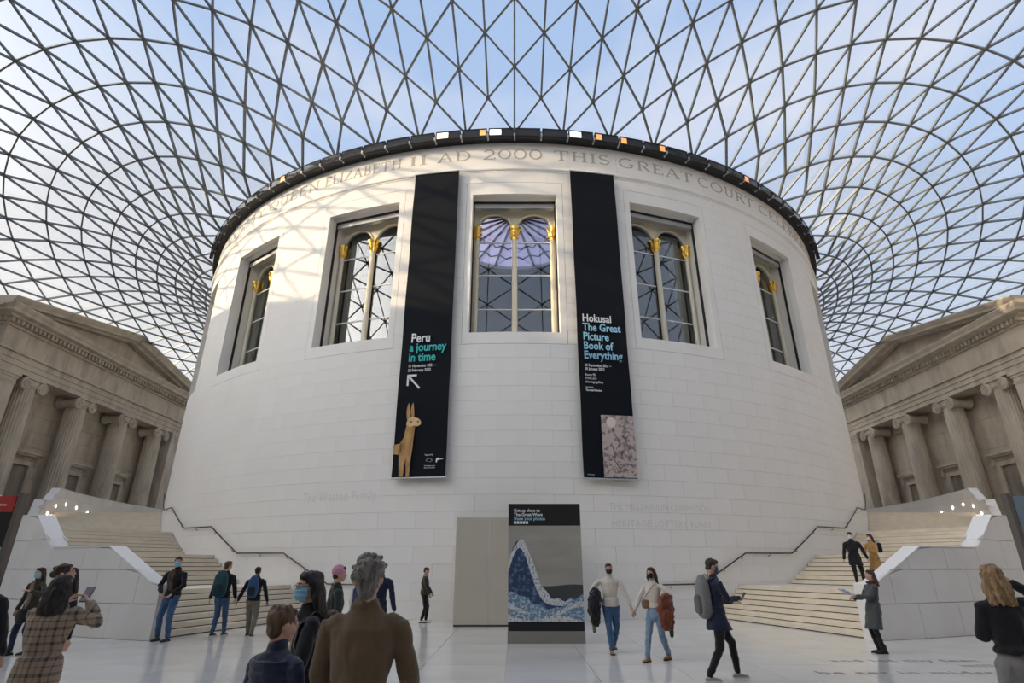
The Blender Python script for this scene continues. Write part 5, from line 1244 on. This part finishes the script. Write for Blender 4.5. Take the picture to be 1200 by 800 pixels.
# ---- left group
p = person(-5.39, -37.05, 25, 1.72, 'person in a black coat cut by the left edge of the picture', top=('coat', BLK, .40, 1.05), legs=(BLK,), shoes=(BKSH, 'shoe'), hair=('short', 'black'), skin='tan')
L2 = person(-10.13, -30.24, 170, 1.66, 'woman with long dark hair and blue mask, open dark coat, beside the red headed sign', top=('coat', OLIVE, .42, 1.02), legs=(DJEAN,), shoes=(BKSH, 'shoe'), hair=('long', 'dark'), mask='blue', under=TAUPE, female=True, hr=(.14, .05, .50), hl=(-.11, .17, .72), fr=(.06, .06, 0), fl=(-.05, -.04, 0))
b_ = held('handbag', L2, (.0, .15, .62), 'black handbag hanging low in front of the woman with the blue mask by the sign', 'bag'); q = MB(); loft(q, [((0, 0, z_), X_ * .15 * a, Y_ * .05) for z_, a in ((0, .8), (.06, 1), (.16, .9), (.20, .7))], 14); fuse(q, 'bag', BLK, b_, .012, 2); bld(MB().tube([(-.12, 0, .2), (-.10, -.06, .55), (.05, -.08, .70), (.12, 0, .2)], .008, 6), 'strap', BLK, b_, True)
L3 = person(-5.22, -36.2, -72, 1.70, 'woman with pinned up dark hair and brown coat looking up, behind the plaid coat', top=('coat', DKBROWN, .36, 1.02), legs=(BLK,), shoes=(BKSH, 'boot'), hair=('updo', 'dark'), female=True, pitch=12, mask=None, hl=(-.12, .16, .62), hr=(.14, .12, .55), scarf=MASKM['white'])
person(-5.86, -35.2, 160, 1.66, 'dark haired person mostly hidden behind the woman with pinned up hair', top=('coat', BLK, .40, 1), legs=(BLK,), shoes=(BKSH, 'shoe'), hair=('long', 'black'), female=True)
L4 = person(-4.06, -37.75, 8, 1.60, 'woman in a brown plaid coat with long black hair seen from behind', top=('coat', PLAID, .46, 1.22), legs=(DJEAN, 1.15), shoes=(BKSH, 'shoe'), hair=('long', 'black'), female=True, hl=(-.06, .20, .84), hr=(.07, .20, .84), el=(-1, -.2, -1.1), er=(1, -.2, -1.0), pitch=6, vox=.010, near=True, fr=(.06, .03, 0))
phone(L4, 1, 'black phone held up by the woman in the plaid coat')
M1 = person(-8.50, -27.95, 172, 1.92, 'man in a black jacket and blue jeans with a pale mask at the parapet end', top=('jacket', BLK, .50, 1.06), legs=(JEAN,), shoes=(BRSH, 'shoe'), hair=('crop', 'dark'), mask='blue', under=RUSTSH, yaw=-38, hl=(-.07, .10, .545), hr=(.08, .10, .545), el=(-1, -.35, -.1), er=(1, -.35, -.1), fl=(-.075, .03, 0), fr=(.085, 0, 0))
M2 = person(-7.74, -26.90, -6, 1.82, 'man with a dark teal backpack and blue jeans walking to the left stairs', top=('jacket', BLK, .50, 1.1), legs=(JEAN,), shoes=(BKSH, 'shoe', GUM), hair=('short', 'brown'), yaw=18, fl=(-.05, -.02, .0), fr=(.05, .10, 0))
backpack(M2, TEALB, TEAL2, 'dark teal backpack on the man walking to the left stairs', .36, .54, .20, .545)
M3 = person(-6.84, -27.06, 2, 1.68, 'man with a blue backpack and khaki trousers walking to the left stairs', top=('jacket', BLK, .50, 1.05), legs=(KHAKI, 1.1), shoes=(BKSH, 'shoe', WHSH), hair=('crop', 'black'), skin='dark', hl=(-.24, -.02, .47), hr=(.22, .0, .48), fl=(-.05, .10, .0), fr=(.055, -.03, 0))
backpack(M3, BLUEB, NAVY, 'blue backpack on the man in khaki trousers by the left stairs', .26, .46, .15, .57)
W5 = person(-1.50, -38.68, 122, 1.635, 'woman with black hair, glasses and a bright blue mask in a black jacket', top=('jacket', BLK, .50, 1.10), legs=(LJEAN,), shoes=(WHSH, 'shoe'), hair=('long', 'black'), mask='blue', glasses=True, female=True, under=CREAM, near=True, vox=.009, hl=(-.16, .10, .50), hr=(.17, .06, .48), yaw=-6)
PATB = cloth('patterned_bag', (.30, .20, .13), noise=(28, (.06, .035, .03), .48, .55))
backpack(W5, PATB, DKBROWN, 'patterned tan backpack worn by the woman with the bright blue mask', .28, .42, .17, .55)
B = person(-1.42, -39.42, -28, 1.43, 'boy with brown hair in a navy quilted jacket seen from behind', top=('puffer', PUFF, .47, 1.10), legs=(DJEAN,), shoes=(BKSH, 'shoe'), hair=('boy', 'brown'), near=True, vox=.008, hl=(-.17, .05, .46), hr=(.17, .05, .46), yaw=14)
G_ = person(-.865, -39.60, -2, 1.715, 'man in a brown coat with thick curly grey hair seen from behind', top=('coat', BROWNCOAT, .36, 1.12), legs=(BLK,), shoes=(BRSH, 'shoe'), hair=('curly', 'grey'), near=True, vox=.008, hl=(-.135, .12, .52), hr=(.145, .12, .52), el=(-.55, -1, -.2), er=(.6, -1, -.2), girth=1.0)
P1 = person(-2.56, -34.4, -65, 1.68, 'person in a pink beanie and long dark green coat behind the man in brown', top=('coat', DGREEN, .34, 1.05), legs=(BLK,), shoes=(BKSH, 'boot'), hair=('short', 'dark'), hat=PINK, female=True, hl=(-.14, .12, .52))
person(-2.48, -33.5, 120, 1.60, 'small person in blue with dark hair beside the pink beanie', top=('jacket', cloth('blue_coat', (.02, .04, .13)), .46, 1), legs=(DJEAN,), shoes=(BKSH, 'shoe'), hair=('short', 'dark'), female=True, under=CREAM)
person(-2.66, -31.2, 175, 1.79, 'man with auburn hair and black mask half hidden behind the grey haired man', top=('jacket', NAVY, .50, 1.02), legs=(DJEAN,), shoes=(BKSH, 'shoe'), hair=('crop', 'auburn'), mask='black')
P4 = person(-2.95, -23.05, -88, 1.66, 'man in an olive jacket and black trousers standing by the cream hoarding', top=('jacket', OLIVE, .50, 1.1), legs=(BLK, .92), shoes=(WHSH, 'shoe'), hair=('short', 'dark'), pitch=-16, hl=(-.07, .13, .52), hr=(.07, .10, .50), fl=(-.05, .04, 0), fr=(.05, -.03, 0), scarf=cloth('pale_hood', (.30, .29, .25)))
# ---- couple
C1 = person(2.06, -29.95, 178, 1.75, 'man in a white turtleneck and blue jeans walking hand in hand with a woman', top=('turtleneck', CREAM, .50, 1.06), legs=(JEAN,), shoes=(TANSH, 'boot'), hair=('crop', 'dark'), mask='black', hl=(-.235, .10, .50), hr=(.17, .07, .58), er=(1, -.7, -.2), fl=(-.03, -.12, .03), fr=(.03, .13, 0), hip=.012)
C2 = person(2.74, -31.05, 138, 1.665, 'woman in a cream sweater and light jeans walking hand in hand with a man', top=('sweater', CREAM, .55, 1.06), legs=(LJEAN,), shoes=(TANSH, 'boot'), hair=('wavy', 'dark'), mask='black', female=True, hr=(.20, .13, .50), hl=(-.16, .10, .60), el=(-1, -.6, -.2), fl=(-.05, -.15, .01), fr=(.05, .15, 0), yaw=0, hip=.015)
def draped(pn, s, label, cat, m, m2, size=1, name='jacket'):
    h = pn['eb'][s].lerp(pn['hd'][s], .55); o = held(name, pn, h + Vector((0, 0, -.42 * size)), label, cat); q = MB(); rnd = random.Random(4)
    loft(q, [((.02 * math.sin(z_ * 9), .02, z_ * size), X_ * .10 * a * size, Y_ * .16 * a * size) for z_, a in ((.0, .65), (.12, .9), (.25, 1.1), (.38, 1.15), (.45, .9))], 14)
    for i in range(6): limb(q, [(rnd.uniform(-.07, .07), rnd.uniform(-.14, .16), .44 * size), (rnd.uniform(-.10, .10), rnd.uniform(-.17, .19), .25 * size), (rnd.uniform(-.1, .1), rnd.uniform(-.15, .17), .0)], [.04, .05, .03], n=8)
    fuse(q, 'folded_cloth', m, o, .010, 2, folds=.02, frq=13)
    q = MB(); limb(q, [(-.02, -.16, .30 * size), (.03, -.17, .05 * size), (.02, -.15, -.14 * size)], [.05, .055, .04]); limb(q, [(-.06, .10, .44 * size), (-.02, .17, .40 * size), (.04, .12, .46 * size)], [.04, .05, .04]); fuse(q, 'sleeve', m2, o, .010, 2); return o
draped(C1, 1, 'black jacket and grey bag bundled over the arm of the man in the white turtleneck', 'jacket', BLK, GREYB, 1.25)
draped(C2, -1, 'rust coloured coat carried over the arm of the woman in the cream sweater', 'coat', RUST, cloth('dark_lining', (.05, .045, .03)), 1.1, 'coat')
cb = held('shoulder_bag', C2, (.13, .10, .93), 'small brown shoulder bag at the hip of the woman in the cream sweater', 'bag'); q = MB(); loft(q, [((0, 0, 0), X_ * .08, Y_ * .035), ((0, 0, .10), X_ * .085, Y_ * .035)], 12); fuse(q, 'bag', cloth('brown_bag', (.16, .10, .06)), cb, .01, 2); bld(MB().tube([(.05, 0, .10), (-.10, .03, .28), (-.25, -.02, .44), (-.26, -.13, .44), (-.05, -.22, .2)], .006, 6), 'strap', DKBROWN, cb, True)
# ---- man with the grey backpack
K = person(3.28, -33.10, -84, 1.80, 'man in a dark coat with a navy mask walking right while looking at his phone', top=('coat', NAVY, .40, 1.05), legs=(BLK, .95), shoes=(GRSH, 'shoe', WHSH), hair=('short', 'dark'), mask='navy', pitch=-12, hr=(.05, .21, .66), hl=(-.05, .19, .63), er=(.5, -.6, -1), el=(-.5, -.6, -1), fl=(-.04, .15, .012), fr=(.04, -.14, .0), hip=.02)
backpack(K, GREYB, GREYB2, 'grey backpack on the man looking at his phone', .32, .56, .19, .52)
phone(K, 1, 'black phone in the hand of the man with the grey backpack')
# ---- people on and beside the right stairs
FLZ = RIS * 7
S1 = person(11.60, -22.7, 160, 1.74, 'man in a black coat and white mask on the first landing of the right stairs', z=FLZ, top=('coat', BLK, .38, 1.12), legs=(BLK,), shoes=(BKSH, 'shoe'), hair=('short', 'black'), mask='white', yaw=20, fl=(-.09, -.02, 0), fr=(.05, .08, 0), hl=(-.22, .02, .50))
S2 = person(12.42, -22.45, 112, 1.69, 'woman in a camel coat on the first landing of the right stairs', z=FLZ, top=('coat', CAMEL, .30, 1.06), legs=(BLK,), shoes=(BKSH, 'boot'), hair=('long', 'dark'), mask='white', female=True, hl=(-.06, .20, .66), hr=(.10, .17, .62))
b_ = held('handbag', S2, (-.16, -.16, 1.12), 'black bag behind the shoulder of the woman in the camel coat', 'bag'); q = MB(); loft(q, [((0, 0, 0), X_ * .10, Y_ * .06), ((0, 0, .22), X_ * .09, Y_ * .05)], 12); fuse(q, 'bag', BLK, b_, .012, 2); bld(MB().tube([(-.05, 0, .2), (0, .06, .33), (.08, .16, .26)], .008, 6), 'strap', BLK, b_, True)
R1 = person(7.62, -30.02, 88, 1.62, 'woman with dark red hair in a long grey coat by the right parapet end', top=('coat', GREYC, .28, 1.12), legs=(BLK, .92), shoes=(BKSH, 'boot'), hair=('long', 'red'), female=True, lean=-.16, pitch=10, hl=(-.05, .20, .66), hr=(.06, .18, .64), el=(-.4, -.5, -1), er=(.4, -.5, -1), scarf=cloth('burgundy_scarf', (.07, .015, .018)))
mp_o = held('paper_map', R1, (0, .45, 1.14), 'unfolded white and blue paper map in the hands of the woman in grey', 'map')
bld(MB().add([(x_, y_ + .02 * (i % 2), .10 * (i % 2) * .15) for i, x_ in enumerate((-.16, -.08, 0, .08, .16)) for y_ in (-.12, .14)] + [(x_, y_ + .02 * (i % 2), .10 * (i % 2) * .15 + .003) for i, x_ in enumerate((-.16, -.08, 0, .08, .16)) for y_ in (-.12, .14)],
    [(2 * i, 2 * i + 2, 2 * i + 3, 2 * i + 1) for i in range(4)] + [(10 + 2 * i, 11 + 2 * i, 13 + 2 * i, 12 + 2 * i) for i in range(4)] + [(2 * i, 10 + 2 * i, 12 + 2 * i, 2 * i + 2) for i in range(4)] + [(2 * i + 1, 2 * i + 3, 13 + 2 * i, 11 + 2 * i) for i in range(4)] + [(0, 1, 11, 10), (8, 18, 19, 9)]), 'sheet', mat('map_print', (.60, .66, .74), .7, noise=(24, (.10, .22, .50), .52, .58)), mp_o)
mp_o.rotation_euler.x = rad(28)
R2 = person(4.40, -37.62, -8, 1.69, 'woman with long blonde hair in a black top and grey trousers at the right edge', top=('jacket', BLK, .56, 1.10), legs=(GREYT, 1.1), shoes=(WHSH, 'shoe'), hair=('wavy', 'blonde'), female=True, near=True, vox=.009, hr=(.16, .13, .90), er=(1, -.1, -.5), hl=(-.05, .15, .64), el=(-.3, -.3, -1), yaw=6)
